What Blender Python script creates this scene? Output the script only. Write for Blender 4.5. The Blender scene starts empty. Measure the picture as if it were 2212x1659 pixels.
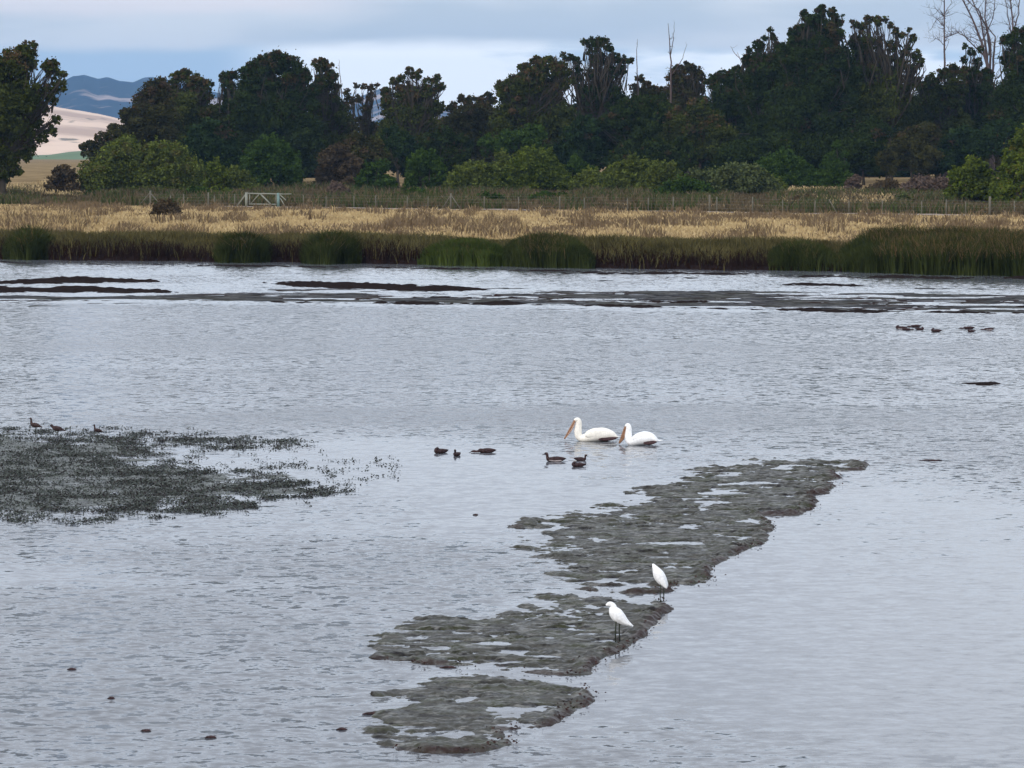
import bpy, math, random
import numpy as np

R = math.radians
random.seed(7)
SC = bpy.context.scene
COL = SC.collection

# ------------------------------------------------------------------ camera, sky, sun, exposure
CAMH = 6.5
F = 7680.0                       # focal length in units of a 2212-wide picture
CX, CY, HOR = 1106.0, 829.5, 330.0
PITCH = math.atan((CY - HOR) / F)
cam_d = bpy.data.cameras.new("camera")
cam = bpy.data.objects.new("camera", cam_d)
COL.objects.link(cam)
cam.location = (0, 0, CAMH)
cam.rotation_euler = (math.pi / 2 - PITCH, 0, 0)
cam_d.sensor_width = 36.0
cam_d.lens = 36.0 * F / 2212.0
cam_d.clip_start = 0.5
cam_d.clip_end = 40000
SC.camera = cam
SC.view_settings.view_transform = 'Standard'
SC.view_settings.look = 'None'
SC.view_settings.gamma = 1.0
SC.view_settings.exposure = 0.5

SUN_EL, SUN_AZ = 24.0, 215.0      # the sun stands behind the camera on the left, veiled by cloud
world = bpy.data.worlds.new("World")
SC.world = world
world.use_nodes = True


class NT:
    """tiny node-tree writer"""
    def __init__(s, tree):
        s.t = tree
        tree.nodes.clear()

    def n(s, kind, **kw):
        nd = s.t.nodes.new(kind)
        for k, v in kw.items():
            if k.startswith('i_'):
                key = k[2:]
                key = int(key) if key.isdigit() else key.replace('_', ' ')
                s.put(nd.inputs[key], v)
            else:
                setattr(nd, k, v)
        return nd

    def put(s, sock, v):
        if isinstance(v, bpy.types.NodeSocket):
            s.t.links.new(v, sock)
        elif isinstance(v, bpy.types.Node):
            s.t.links.new(v.outputs[0], sock)
        else:
            if isinstance(v, (tuple, list)) and len(v) == 3 and sock.type == 'RGBA':
                v = (*v, 1)
            sock.default_value = v

    def m(s, op, a, b=None, c=None):
        nd = s.t.nodes.new('ShaderNodeMath')
        nd.operation = op
        s.put(nd.inputs[0], a)
        if b is not None: s.put(nd.inputs[1], b)
        if c is not None: s.put(nd.inputs[2], c)
        return nd.outputs[0]

    def mix(s, f, a, b):
        nd = s.t.nodes.new('ShaderNodeMix')
        nd.data_type = 'RGBA'
        s.put(nd.inputs[0], f); s.put(nd.inputs[6], a); s.put(nd.inputs[7], b)
        return nd.outputs[2]

    def ss(s, x, lo, hi, a=0.0, b=1.0):
        nd = s.t.nodes.new('ShaderNodeMapRange')
        nd.interpolation_type = 'SMOOTHSTEP'
        s.put(nd.inputs[0], x)
        for i, v in enumerate((lo, hi, a, b)): s.put(nd.inputs[i + 1], v)
        return nd.outputs[0]

    def noise(s, vec, scale, detail=2.0, rough=0.5, out=0):
        nd = s.t.nodes.new('ShaderNodeTexNoise')
        s.put(nd.inputs['Vector'], vec)
        nd.inputs['Scale'].default_value = scale
        nd.inputs['Detail'].default_value = detail
        nd.inputs['Roughness'].default_value = rough
        return nd.outputs[out]

    def xyz(s, v):
        nd = s.t.nodes.new('ShaderNodeSeparateXYZ')
        s.put(nd.inputs[0], v)
        return nd.outputs

    def comb(s, x, y, z):
        nd = s.t.nodes.new('ShaderNodeCombineXYZ')
        s.put(nd.inputs[0], x); s.put(nd.inputs[1], y); s.put(nd.inputs[2], z)
        return nd.outputs[0]


w = NT(world.node_tree)
sky = w.n('ShaderNodeTexSky', sky_type='NISHITA', sun_disc=False)
sky.sun_elevation = R(SUN_EL)
sky.sun_rotation = R(SUN_AZ)
sky.air_density = 1.0
sky.dust_density = 1.5
tc = w.n('ShaderNodeTexCoord')
dx, dy, dz = w.xyz(tc.outputs['Generated'])
az = w.m('ARCTAN2', dx, dy)                    # radians right of the view axis
cv = w.comb(w.m('MULTIPLY', az, 9.0), 0.0, w.m('MULTIPLY', dz, 42.0))
n1 = w.noise(cv, 1.0, 4.0, 0.5)
n2 = w.noise(w.comb(w.m('MULTIPLY', az, 16.0), 3.0, w.m('MULTIPLY', dz, 90.0)), 1.0, 4.0, 0.55)
n3 = w.noise(tc.outputs['Generated'], 3.0, 4.0, 0.55)
cloud_lo = w.mix(w.ss(n1, 0.40, 0.60), (4.5, 5.1, 5.8), (6.1, 6.4, 6.8))
cloud_hi = w.mix(w.ss(n3, 0.35, 0.65), (7.8, 8.3, 9.2), (10.4, 10.9, 11.7))
cloud = w.mix(w.ss(dz, 0.045, 0.13), cloud_lo, cloud_hi)
# pinkish white sheet at the upper left of the view
pink = w.m('MULTIPLY', w.ss(w.m('ADD', dz, w.m('MULTIPLY', w.m('SUBTRACT', n2, 0.5), 0.010)), 0.0365, 0.042), w.m('MULTIPLY', w.ss(az, -0.02, -0.07), w.ss(dz, 0.060, 0.050)))
cloud = w.mix(w.m('MULTIPLY', pink, 0.8), cloud, (7.4, 6.9, 7.1))
# open band below the cloud base: pale blue with bright white puffs
gapb = w.mix(w.ss(w.m('ADD', az, w.m('MULTIPLY', w.m('SUBTRACT', n1, 0.5), 0.10)), -0.075, -0.055), (3.7, 4.9, 6.2), (4.8, 6.0, 7.1))
puff = w.m('MULTIPLY', w.ss(n2, 0.34, 0.50), w.ss(az, -0.085, -0.05))
gap = w.mix(puff, gapb, (10.4, 10.6, 10.7))
edge = w.m('ADD', dz, w.m('MULTIPLY', w.m('SUBTRACT', n1, 0.5), 0.012))
gapmask = w.ss(edge, 0.0315, 0.0275)
col = w.mix(gapmask, cloud, gap)
# clear Nishita sky is let through by thinner cloud
col = w.mix(0.12, col, sky.outputs[0])
bg = w.n('ShaderNodeBackground', i_Color=col, i_Strength=0.1)
w.n('ShaderNodeOutputWorld', i_Surface=bg.outputs[0])

sun_d = bpy.data.lights.new("sun", 'SUN')
sun_d.energy = 1.0
sun_d.angle = R(14)
sun_d.color = (1.0, 0.93, 0.86)
sun = bpy.data.objects.new("sun", sun_d)
COL.objects.link(sun)
sun.rotation_euler = (R(90 - SUN_EL), 0, R(180 - SUN_AZ))
sun.location = (-50, -50, 80)


# ------------------------------------------------------------------ picture -> place helpers
def ray(u, v):
    a, b = (u - CX) / F, (CY - v) / F
    c, s = math.cos(PITCH), math.sin(PITCH)
    return np.array([a, c + b * s, -s + b * c])


def G(u, v, z=0.0):
    d = ray(u, v)
    t = (z - CAMH) / d[2]
    return np.array([0, 0, CAMH]) + d * t


def P(u, v, Y):
    d = ray(u, v)
    return np.array([0, 0, CAMH]) + d * (Y / d[1])


def toV(x, y):
    """water-plane point -> picture coordinates (numpy)"""
    c, s = math.cos(PITCH), math.sin(PITCH)
    dep = y * c + CAMH * s
    up = y * s - CAMH * c
    return CX + F * x / dep, CY - F * up / dep


# ------------------------------------------------------------------ numpy noise
def _h(ix, iy, seed):
    n = (ix.astype(np.int64) * 374761393 + iy.astype(np.int64) * 668265263 + seed * 974634777) & 0x7fffffff
    n = ((n ^ (n >> 13)) * 1274126177) & 0x7fffffff
    return ((n ^ (n >> 16)) & 0xffff) / 65535.0


def vn(x, y, seed=0):
    ix, iy = np.floor(x), np.floor(y)
    fx, fy = x - ix, y - iy
    fx = fx * fx * (3 - 2 * fx); fy = fy * fy * (3 - 2 * fy)
    a, b = _h(ix, iy, seed), _h(ix + 1, iy, seed)
    c, d = _h(ix, iy + 1, seed), _h(ix + 1, iy + 1, seed)
    return (a * (1 - fx) + b * fx) * (1 - fy) + (c * (1 - fx) + d * fx) * fy


def fbm(x, y, seed=0, octv=4):
    s, a, t = 0, 0.5, 0
    for i in range(octv):
        s = s + a * vn(x * 2 ** i, y * 2 ** i, seed + i * 17)
        t += a
        a *= 0.55
    return s / t


def sstep(x, a, b):
    t = np.clip((x - a) / (b - a), 0, 1)
    return t * t * (3 - 2 * t)


# ------------------------------------------------------------------ mesh helpers
def mesh_np(name, V, Q, mat, attrs=None, smooth=False):
    V = np.ascontiguousarray(V, dtype=np.float32)
    Q = np.ascontiguousarray(Q, dtype=np.int32)
    me = bpy.data.meshes.new(name)
    me.vertices.add(len(V)); me.vertices.foreach_set('co', V.ravel())
    k = Q.shape[1]
    me.loops.add(Q.size); me.loops.foreach_set('vertex_index', Q.ravel())
    me.polygons.add(len(Q)); me.polygons.foreach_set('loop_start', np.arange(0, Q.size, k, dtype=np.int32))
    if smooth:
        me.polygons.foreach_set('use_smooth', np.ones(len(Q), dtype=bool))
    me.update(calc_edges=True)
    me.validate()
    for an, (dom, arr) in (attrs or {}).items():
        at = me.attributes.new(an, 'FLOAT', dom)
        at.data.foreach_set('value', np.ascontiguousarray(arr, dtype=np.float32))
    me.materials.append(mat)
    return me


def link(name, me, parent=None, loc=None):
    o = bpy.data.objects.new(name, me)
    COL.objects.link(o)
    if loc is not None: o.location = loc
    if parent is not None: o.parent = parent
    return o


def tag(o, label=None, cat=None, group=None, kind=None):
    if label: o['label'] = label
    if cat: o['category'] = cat
    if group: o['group'] = group
    if kind: o['kind'] = kind
    return o


def empty(name, loc, label, cat, group=None):
    o = bpy.data.objects.new(name, None)
    COL.objects.link(o)
    o.location = loc
    return tag(o, label, cat, group)


class Geo:
    """collects tubes, lofts and boxes; build() makes one mesh"""
    def __init__(s): s.v, s.f = [], []

    def ring_loft(s, rings, cap=True):
        k = len(rings[0]); b = len(s.v)
        for r in rings: s.v.extend([tuple(p) for p in r])
        for i in range(len(rings) - 1):
            for j in range(k):
                a, c = b + i * k + j, b + i * k + (j + 1) % k
                s.f.append((a, c, c + k, a + k))
        if cap:
            s.f.append(tuple(b + j for j in range(k))[::-1])
            s.f.append(tuple(b + (len(rings) - 1) * k + j for j in range(k)))

    def tube(s, pts, rad, k=6):
        pts = [np.array(p, float) for p in pts]
        rings = []
        for i, p in enumerate(pts):
            t = pts[min(i + 1, len(pts) - 1)] - pts[max(i - 1, 0)]
            t = t / (np.linalg.norm(t) + 1e-9)
            a = np.cross(t, (0, 1, 0) if abs(t[1]) < 0.9 else (1, 0, 0)); a /= np.linalg.norm(a)
            b = np.cross(t, a)
            r = rad[i] if isinstance(rad, (list, tuple)) else rad
            rings.append([p + r * (a * math.cos(q) + b * math.sin(q)) for q in np.linspace(0, 2 * math.pi, k, endpoint=False)])
        s.ring_loft(rings)

    def spine(s, path, k=14, sub=4):
        """loft along a spine in the XZ plane: rows of x, z, half width (y), half height"""
        p = np.array(path, float)
        out = []
        for i in range(len(p) - 1):
            p0, p1, p2, p3 = p[max(i - 1, 0)], p[i], p[i + 1], p[min(i + 2, len(p) - 1)]
            for t in np.linspace(0, 1, sub, endpoint=False):
                out.append(0.5 * ((2 * p1) + (-p0 + p2) * t + (2 * p0 - 5 * p1 + 4 * p2 - p3) * t ** 2 + (-p0 + 3 * p1 - 3 * p2 + p3) * t ** 3))
        out.append(p[-1])
        rings = []
        for i, q in enumerate(out):
            t = out[min(i + 1, len(out) - 1)][:2] - out[max(i - 1, 0)][:2]
            t = t / (np.linalg.norm(t) + 1e-9)
            n = np.array([-t[1], t[0]])
            rings.append([(q[0] + n[0] * max(q[3], .002) * math.sin(a), max(q[2], .002) * math.cos(a), q[1] + n[1] * max(q[3], .002) * math.sin(a))
                          for a in np.linspace(0, 2 * math.pi, k, endpoint=False)])
        s.ring_loft(rings)

    def box(s, x0, x1, y0, y1, z0, z1):
        b = len(s.v)
        for x in (x0, x1):
            for y in (y0, y1):
                for z in (z0, z1): s.v.append((x, y, z))
        s.f += [tuple(b + i for i in q) for q in ((0, 1, 3, 2), (4, 6, 7, 5), (0, 4, 5, 1), (2, 3, 7, 6), (0, 2, 6, 4), (1, 5, 7, 3))]

    def ball(s, c, r, k=8):
        rings = []
        for i in range(1, k):
            a = math.pi * i / k
            rings.append([(c[0] + r[0] * math.sin(a) * math.cos(b), c[1] + r[1] * math.sin(a) * math.sin(b), c[2] - r[2] * math.cos(a))
                          for b in np.linspace(0, 2 * math.pi, 10, endpoint=False)])
        s.ring_loft(rings)

    def build(s, name, mat, parent=None, loc=None, smooth=True):
        me = bpy.data.meshes.new(name)
        me.from_pydata([tuple(map(float, v)) for v in s.v], [], s.f)
        if smooth:
            for p in me.polygons: p.use_smooth = len(p.vertices) == 4
        me.materials.append(mat)
        return link(name, me, parent, loc)


def add_leaves(acc, C, size, tint, rust, rng, flat=0.0, asp=0.75):
    """one small rhombus per centre, randomly turned"""
    n = len(C)
    a = rng.normal(size=(n, 3)); a[:, 2] *= (1 - flat)
    a /= np.linalg.norm(a, axis=1, keepdims=True) + 1e-9
    b = np.cross(a, rng.normal(size=(n, 3)))
    b /= np.linalg.norm(b, axis=1, keepdims=True) + 1e-9
    sz = (size * (0.6 + 0.8 * rng.random(n)))[:, None]
    a = a * sz; b = b * sz * asp
    acc.append((np.stack([C - a, C - b, C + a * 0.9, C + b], 1), tint, rust))


def leaves_mesh(name, acc, mat, parent=None):
    V = np.concatenate([q[0] for q in acc]).reshape(-1, 3)
    n = len(V) // 4
    Q = np.arange(4 * n).reshape(-1, 4)
    t = np.concatenate([np.broadcast_to(q[1], len(q[0])) for q in acc])
    r = np.concatenate([np.broadcast_to(q[2], len(q[0])) for q in acc])
    return link(name, mesh_np(name, V, Q, mat, {'tint': ('FACE', t), 'rust': ('FACE', r)}), parent)


# ------------------------------------------------------------------ materials
def mat_new(name):
    m = bpy.data.materials.new(name)
    m.use_nodes = True
    return m, NT(m.node_tree)


def bsdf(t, col, rough=0.6, spec=0.3, **kw):
    if spec <= 0.1:              # matte: earth, wood, grass, far hills
        p = t.n('ShaderNodeBsdfDiffuse', i_Color=col)
        t.n('ShaderNodeOutputMaterial', i_Surface=p.outputs[0])
        return p
    p = t.n('ShaderNodeBsdfPrincipled')
    t.put(p.inputs['Base Color'], col)
    t.put(p.inputs['Roughness'], rough)
    t.put(p.inputs['Specular IOR Level'], spec)
    for k, v in kw.items(): t.put(p.inputs[k.replace('_', ' ')], v)
    t.n('ShaderNodeOutputMaterial', i_Surface=p.outputs[0])
    return p


def leaf_mat(name, dark, light, rustc=(0.10, 0.055, 0.035), spec=0.0):
    m, t = mat_new(name)
    at = t.n('ShaderNodeAttribute', attribute_name='tint').outputs['Fac']
    ru = t.n('ShaderNodeAttribute', attribute_name='rust').outputs['Fac']
    geo = t.n('ShaderNodeNewGeometry')
    nz = t.noise(geo.outputs['Position'], 0.45, 2.0)
    f = t.m('ADD', t.m('MULTIPLY', at, 0.7), t.m('MULTIPLY', t.ss(nz, 0.35, 0.65), 0.3))
    c = t.mix(ru, t.mix(f, dark, light), rustc)
    bsdf(t, c, 0.6, spec)
    return m


def plain(name, col, rough=0.6, spec=0.3, var=0.25, scale=8.0):
    m, t = mat_new(name)
    geo = t.n('ShaderNodeNewGeometry')
    nz = t.noise(geo.outputs['Position'], scale, 3.0)
    dk = tuple(c * (1 - var) for c in col); lt = tuple(min(1, c * (1 + var)) for c in col)
    bsdf(t, t.mix(nz, dk, lt), rough, spec)
    return m


M = {}
M['euc_dark'] = leaf_mat('eucalyptus leaves dark', (0.008, 0.014, 0.004), (0.038, 0.056, 0.012), (0.060, 0.038, 0.020))
M['euc_olive'] = leaf_mat('eucalyptus leaves olive', (0.014, 0.020, 0.005), (0.068, 0.080, 0.016), (0.085, 0.052, 0.028))
M['euc_teal'] = leaf_mat('evergreen leaves bluish', (0.007, 0.015, 0.005), (0.033, 0.056, 0.018), (0.06, 0.035, 0.025))
M['brown_leaf'] = leaf_mat('dull brown foliage', (0.016, 0.017, 0.006), (0.062, 0.060, 0.019), (0.075, 0.048, 0.028))
M['bush_green'] = leaf_mat('shrub leaves green', (0.012, 0.026, 0.005), (0.058, 0.098, 0.018), (0.05, 0.045, 0.02))
M['bush_olive'] = leaf_mat('shrub leaves olive', (0.024, 0.036, 0.007), (0.130, 0.155, 0.032), (0.07, 0.06, 0.02))
M['bush_lime'] = leaf_mat('shrub leaves yellow green', (0.024, 0.040, 0.006), (0.115, 0.145, 0.022), (0.12, 0.10, 0.02))
M['bush_grey'] = leaf_mat('shrub leaves grey green', (0.028, 0.040, 0.014), (0.110, 0.130, 0.050), (0.07, 0.06, 0.04))
M['bush_dead'] = leaf_mat('dead brush', (0.030, 0.022, 0.012), (0.105, 0.078, 0.046), (0.09, 0.06, 0.04), 0.1)
M['brush_mauve'] = leaf_mat('dry mauve brush', (0.060, 0.042, 0.032), (0.150, 0.108, 0.086), (0.12, 0.08, 0.06), 0.1)
M['bark'] = plain('pale peeling bark', (0.052, 0.044, 0.034), 0.9, 0.1, 0.5, 1.5)
M['deadwood'] = plain('bare grey wood', (0.105, 0.080, 0.078), 0.9, 0.1, 0.4, 1.5)
M['post'] = plain('weathered fence wood', (0.13, 0.12, 0.095), 0.85, 0.2, 0.3, 4.0)
M['metal'] = plain('painted grey green steel', (0.22, 0.225, 0.185), 0.6, 0.4, 0.2, 4.0)
M['teal'] = plain('teal painted steel', (0.15, 0.24, 0.23), 0.6, 0.4, 0.2, 4.0)
M['wire'] = plain('galvanised wire', (0.10, 0.10, 0.09), 0.6, 0.4)


def bird_mat(name, col, rough=0.7, var=0.08, scale=30.0):
    m, t = mat_new(name)
    geo = t.n('ShaderNodeTexCoord')
    nz = t.noise(geo.outputs['Object'], scale, 3.0)
    dk = tuple(c * (1 - var) for c in col); lt = tuple(min(1, c * (1 + var)) for c in col)
    bsdf(t, t.mix(t.ss(nz, 0.35, 0.65), dk, lt), rough, 0.2)
    return m


M['white_feather'] = bird_mat('white feathers', (0.88, 0.88, 0.88))
M['cream_feather'] = bird_mat('cream feathers', (0.86, 0.82, 0.74))
M['bill'] = bird_mat('dull orange bill', (0.27, 0.145, 0.085), 0.5, 0.25)
M['pouch'] = bird_mat('pinkish pouch skin', (0.55, 0.34, 0.24), 0.5, 0.2)
M['flight'] = bird_mat('dark flight feathers', (0.060, 0.032, 0.034), 0.7, 0.4, 18)
M['black'] = bird_mat('black horn', (0.02, 0.018, 0.016), 0.5)
M['leg'] = bird_mat('dark greenish leg skin', (0.030, 0.036, 0.024), 0.6)
M['duck'] = bird_mat('dark brown feathers', (0.040, 0.022, 0.023), 0.75, 0.5, 25)
M['duck_pale'] = bird_mat('pale flank feathers', (0.30, 0.26, 0.26), 0.75, 0.4, 25)
M['wader'] = bird_mat('red brown feathers', (0.042, 0.025, 0.024), 0.75, 0.4, 25)

# ---- ground: dry meadow, dark shore mud, scrub land
m, t = mat_new('meadow ground')
geo = t.n('ShaderNodeNewGeometry')
px_, py_, pz_ = t.xyz(geo.outputs['Position'])
na = t.noise(geo.outputs['Position'], 0.13, 4.0, 0.6)
nb = t.noise(geo.outputs['Position'], 1.4, 4.0, 0.6)
dry = t.mix(t.ss(na, 0.35, 0.65), (0.20, 0.135, 0.070), (0.36, 0.26, 0.135))
dry = t.mix(t.ss(nb, 0.5, 0.75), dry, (0.15, 0.10, 0.06))
scr = t.mix(t.ss(na, 0.4, 0.6), (0.075, 0.062, 0.032), (0.16, 0.12, 0.07))
mud = t.mix(nb, (0.010, 0.006, 0.006), (0.028, 0.018, 0.016))
zone = t.n('ShaderNodeAttribute', attribute_name='zone').outputs['Fac']
c = t.mix(t.ss(zone, 0.2, 0.4), mud, dry)
c = t.mix(t.ss(zone, 0.6, 0.8), c, scr)
bsdf(t, c, 0.9, 0.1)
M['ground'] = m

m, t = mat_new('pale gravel track')
geo = t.n('ShaderNodeNewGeometry')
bsdf(t, t.mix(t.noise(geo.outputs['Position'], 0.8, 4), (0.19, 0.155, 0.135), (0.33, 0.28, 0.235)), 0.9, 0.1)
M['track'] = m

# ---- wet mud
def mud_mat(name, cols, gloss, sc=1.0, gv=None):
    m, t = mat_new(name)
    geo = t.n('ShaderNodeNewGeometry')
    P_ = geo.outputs['Position']
    px, py, pz = t.xyz(P_)
    nx, ny, nzz = t.xyz(geo.outputs['Normal'])
    big = t.noise(P_, 0.9 * sc, 4, 0.6)
    mid = t.noise(t.comb(t.m('MULTIPLY', px, 0.55), py, 0.0), 5.0 * sc, 4, 0.65)
    fine = t.noise(P_, 16.0 * sc, 4, 0.65)
    strk = t.noise(t.comb(t.m('MULTIPLY', px, 2.2 * sc), t.m('MULTIPLY', py, 4.5 * sc), 5.0), 1.0, 5, 0.7)
    strl = t.noise(t.comb(t.m('MULTIPLY', px, 3.0 * sc), t.m('MULTIPLY', py, 5.5 * sc), 8.0), 1.0, 5, 0.7)
    c = t.mix(t.ss(big, 0.45, 0.58), cols[0], cols[1])
    c = t.mix(t.ss(mid, 0.48, 0.62), c, cols[2])
    c = t.mix(t.ss(strk, 0.50, 0.62), c, cols[3])
    c = t.mix(t.ss(strl, 0.51, 0.64), c, cols[4])
    c = t.mix(t.ss(fine, 0.58, 0.72), c, cols[3])
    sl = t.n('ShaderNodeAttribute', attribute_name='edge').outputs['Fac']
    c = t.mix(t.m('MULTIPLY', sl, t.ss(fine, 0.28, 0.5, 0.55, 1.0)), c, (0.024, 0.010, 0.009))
    nn = t.noise(P_, 14.0 * sc, 3, 0.6, out=1)
    sub = t.n('ShaderNodeVectorMath', operation='SUBTRACT'); t.put(sub.inputs[0], nn); sub.inputs[1].default_value = (0.5, 0.5, 0.5)
    scl = t.n('ShaderNodeVectorMath', operation='SCALE'); t.put(scl.inputs[0], sub.outputs[0]); scl.inputs['Scale'].default_value = 1.3
    add = t.n('ShaderNodeVectorMath', operation='ADD'); t.put(add.inputs[0], scl.outputs[0]); t.put(add.inputs[1], geo.outputs['Normal'])
    nrm = t.n('ShaderNodeVectorMath', operation='NORMALIZE'); t.put(nrm.inputs[0], add.outputs[0])
    rg = t.ss(mid, 0.35, 0.7, 0.35, 0.85)
    p = bsdf(t, c, rg, gloss)
    if 'Normal' in p.inputs: t.put(p.inputs['Normal'], nrm.outputs[0])
    return m


M['mud'] = mud_mat('wet weedy mud', [(0.030, 0.029, 0.022), (0.026, 0.028, 0.010), (0.072, 0.069, 0.062), (0.009, 0.007, 0.007), (0.15, 0.148, 0.138)], 0.15)
M['mud_left'] = mud_mat('grey green silt', [(0.045, 0.052, 0.048), (0.034, 0.041, 0.028), (0.085, 0.095, 0.09), (0.014, 0.014, 0.014), (0.15, 0.16, 0.155)], 0.3)
M['mud_far'] = plain('dark exposed weed bed', (0.019, 0.014, 0.013), 0.9, 0.0, 0.6, 3.0)
M['mud_flat'] = mud_mat('thin grey silt', [(0.040, 0.041, 0.044), (0.050, 0.050, 0.042), (0.10, 0.10, 0.105), (0.015, 0.015, 0.017), (0.15, 0.15, 0.15)], 0.1, 0.3)

# ---- water
m, t = mat_new('rippled lagoon water')
geo = t.n('ShaderNodeNewGeometry')
P_ = geo.outputs['Position']
px, py, pz = t.xyz(P_)
# broad wind patches stretched across the view
gust = t.noise(t.comb(t.m('MULTIPLY', px, 0.05), t.m('MULTIPLY', py, 0.10), 1.7), 1.0, 4, 0.6)
gust2 = t.noise(t.comb(t.m('MULTIPLY', px, 0.35), t.m('MULTIPLY', py, 0.30), 9.7), 1.0, 3, 0.6)
calm = t.m('ADD', t.m('MULTIPLY', t.ss(gust, 0.45, 0.58), 0.38), t.m('MULTIPLY', t.ss(gust2, 0.4, 0.62), 0.22))
# sheltered water: round the weed bed, beyond the far bars, right of the mud spit
def blob(cx, cy, rx, ry, amp):
    ex = t.m('DIVIDE', t.m('SUBTRACT', px, cx), rx); ey = t.m('DIVIDE', t.m('SUBTRACT', py, cy), ry)
    d = t.m('ADD', t.m('MULTIPLY', ex, ex), t.m('MULTIPLY', ey, ey))
    return t.m('MULTIPLY', t.ss(d, 1.0, 0.15), amp)
for bl in ((3, 88, 15, 5, -.7), (-3.5, 57, 4.0, 4, -.55), (-6, 45, 6, 8, -.25), (0, 118, 26, 9, -.3), (3.2, 60, 2.2, 13, .8), (1.8, 49, 2.6, 6, .8), (0.3, 43, 2.0, 6, .7), (-3.0, 70, 6.0, 16.0, 0.75), (-6, 56, 6, 5, 0.35), (6.0, 54, 6.5, 30, 0.85), (1.5, 46, 2.2, 2.6, 0.5), (0.5, 63, 2.5, 8, 0.4)):
    calm = t.m('ADD', calm, blob(*bl))
slant = t.m('ADD', py, t.m('MULTIPLY', px, 0.30))
far = t.ss(slant, 146.0, 150.0)
calm = t.m('ADD', calm, t.m('MULTIPLY', far, 0.75))
calm = t.m('MINIMUM', calm, 1.0)
amp = t.m('SUBTRACT', 1.0, t.m('MULTIPLY', calm, 0.80))
# facet slopes: two sizes of wavelet, drawn out along the crests
wv = t.comb(t.m('ADD', px, t.m('MULTIPLY', py, 0.1)), py, 0.0)
big = t.noise(t.comb(t.m('MULTIPLY', px, 1.15), t.m('MULTIPLY', py, 1.5), 0.0), 2.7, 3, 0.6, out=1)
bx, by, bz = t.xyz(big)
sml = t.noise(t.comb(t.m('MULTIPLY', px, 1.0), t.m('MULTIPLY', py, 1.3), 4.0), 9.0, 2, 0.5, out=1)
sx, sy, sz = t.xyz(sml)
slx = t.m('MULTIPLY', amp, t.m('ADD', t.m('MULTIPLY', t.m('SUBTRACT', bx, 0.5), 0.30), t.m('MULTIPLY', t.m('SUBTRACT', sx, 0.5), 0.25)))
sly = t.m('MULTIPLY', amp, t.m('ADD', t.m('MULTIPLY', t.m('SUBTRACT', by, 0.5), 1.05), t.m('MULTIPLY', t.m('SUBTRACT', sy, 0.5), 0.40)))
nv = t.n('ShaderNodeVectorMath', operation='NORMALIZE')
t.put(nv.inputs[0], t.comb(slx, t.m('SUBTRACT', sly, 0.035), 1.0))   # the faces seen at a low angle lean to the viewer's shore
rough = t.m('ADD', 0.03, t.m('MULTIPLY', amp, 0.13))
p = bsdf(t, (0.108, 0.116, 0.132), rough, 0.5, IOR=1.333)
t.put(p.inputs['Normal'], nv.outputs[0])
M['water'] = m

# ---- hills
m, t = mat_new('sunlit grass hills')
geo = t.n('ShaderNodeNewGeometry')
P_ = geo.outputs['Position']
a = t.noise(P_, 0.0035, 4, 0.6)
b = t.noise(P_, 0.02, 4, 0.6)
c = t.mix(t.ss(a, 0.42, 0.58), (0.46, 0.33, 0.25), (0.72, 0.54, 0.41))  # pale tones carry the stronger sun on these hills as colour
wood = t.n('ShaderNodeAttribute', attribute_name='wood').outputs['Fac']
c = t.mix(t.m('MULTIPLY', t.ss(t.m('ADD', wood, t.m('MULTIPLY', t.m('SUBTRACT', b, 0.5), 1.8)), 0.45, 0.75), .8), c, (0.10, 0.10, 0.07))
bsdf(t, c, 0.95, 0.0)
M['hill'] = m
m, t = mat_new('wooded mountains')
geo = t.n('ShaderNodeNewGeometry')
P_ = geo.outputs['Position']
a = t.noise(P_, 0.0022, 5, 0.6)
c = t.mix(t.ss(a, 0.52, 0.60), (0.012, 0.022, 0.030), (0.36, 0.28, 0.24))  # woods tinted blue, part of the distance haze put into the colour
bsdf(t, c, 0.95, 0.0)
M['mountain'] = m
m, t = mat_new('green foothill')
geo = t.n('ShaderNodeNewGeometry')
bsdf(t, t.mix(t.noise(geo.outputs['Position'], 0.02, 4, 0.6), (0.10, 0.15, 0.09), (0.19, 0.24, 0.14)), 0.95, 0.0)
M['foothill'] = m


# ------------------------------------------------------------------ terrain
_bu = np.array([0, 450, 900, 1270, 1800, 2212.]); _bv = np.array([560, 565, 572, 580, 585, 597.])
_bp = np.array([G(u, v)[:2] for u, v in zip(_bu, _bv)])


def bankY(x):
    y = np.interp(x, _bp[:, 0], _bp[:, 1])
    y = y + np.where(x < _bp[0, 0], (x - _bp[0, 0]) * -0.25, 0) + np.where(x > _bp[-1, 0], (x - _bp[-1, 0]) * -0.25, 0)
    y = np.clip(y, 165, 235)
    return y + (vn(x * 0.35, x * 0 + 3.3, 5) - 0.5) * 2.6 + (vn(x * 1.4, x * 0 + 7.3, 6) - 0.5) * 1.8


def H(x, y):
    x = np.asarray(x, float); y = np.asarray(y, float)
    tt = y - bankY(x)
    h = np.interp(tt, [-30, -4, -0.4, 0.2, 2.5, 9, 60, 165, 175, 260, 420, 2000], [-1, -1, -0.25, 0.22, 0.42, 0.8, 1.0, 1.0, 1.0, 1.75, 2.4, 2.6])
    fyy = 398 + (x + 37) * -0.66
    h = h + 0.45 * np.exp(-((y - fyy + 3) / 7.0) ** 2)
    h = h + np.where(tt > 4, (fbm(x * 0.12, y * 0.12, 3) - 0.5) * 0.25, 0) * sstep(tt, 4, 15)
    return h


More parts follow.
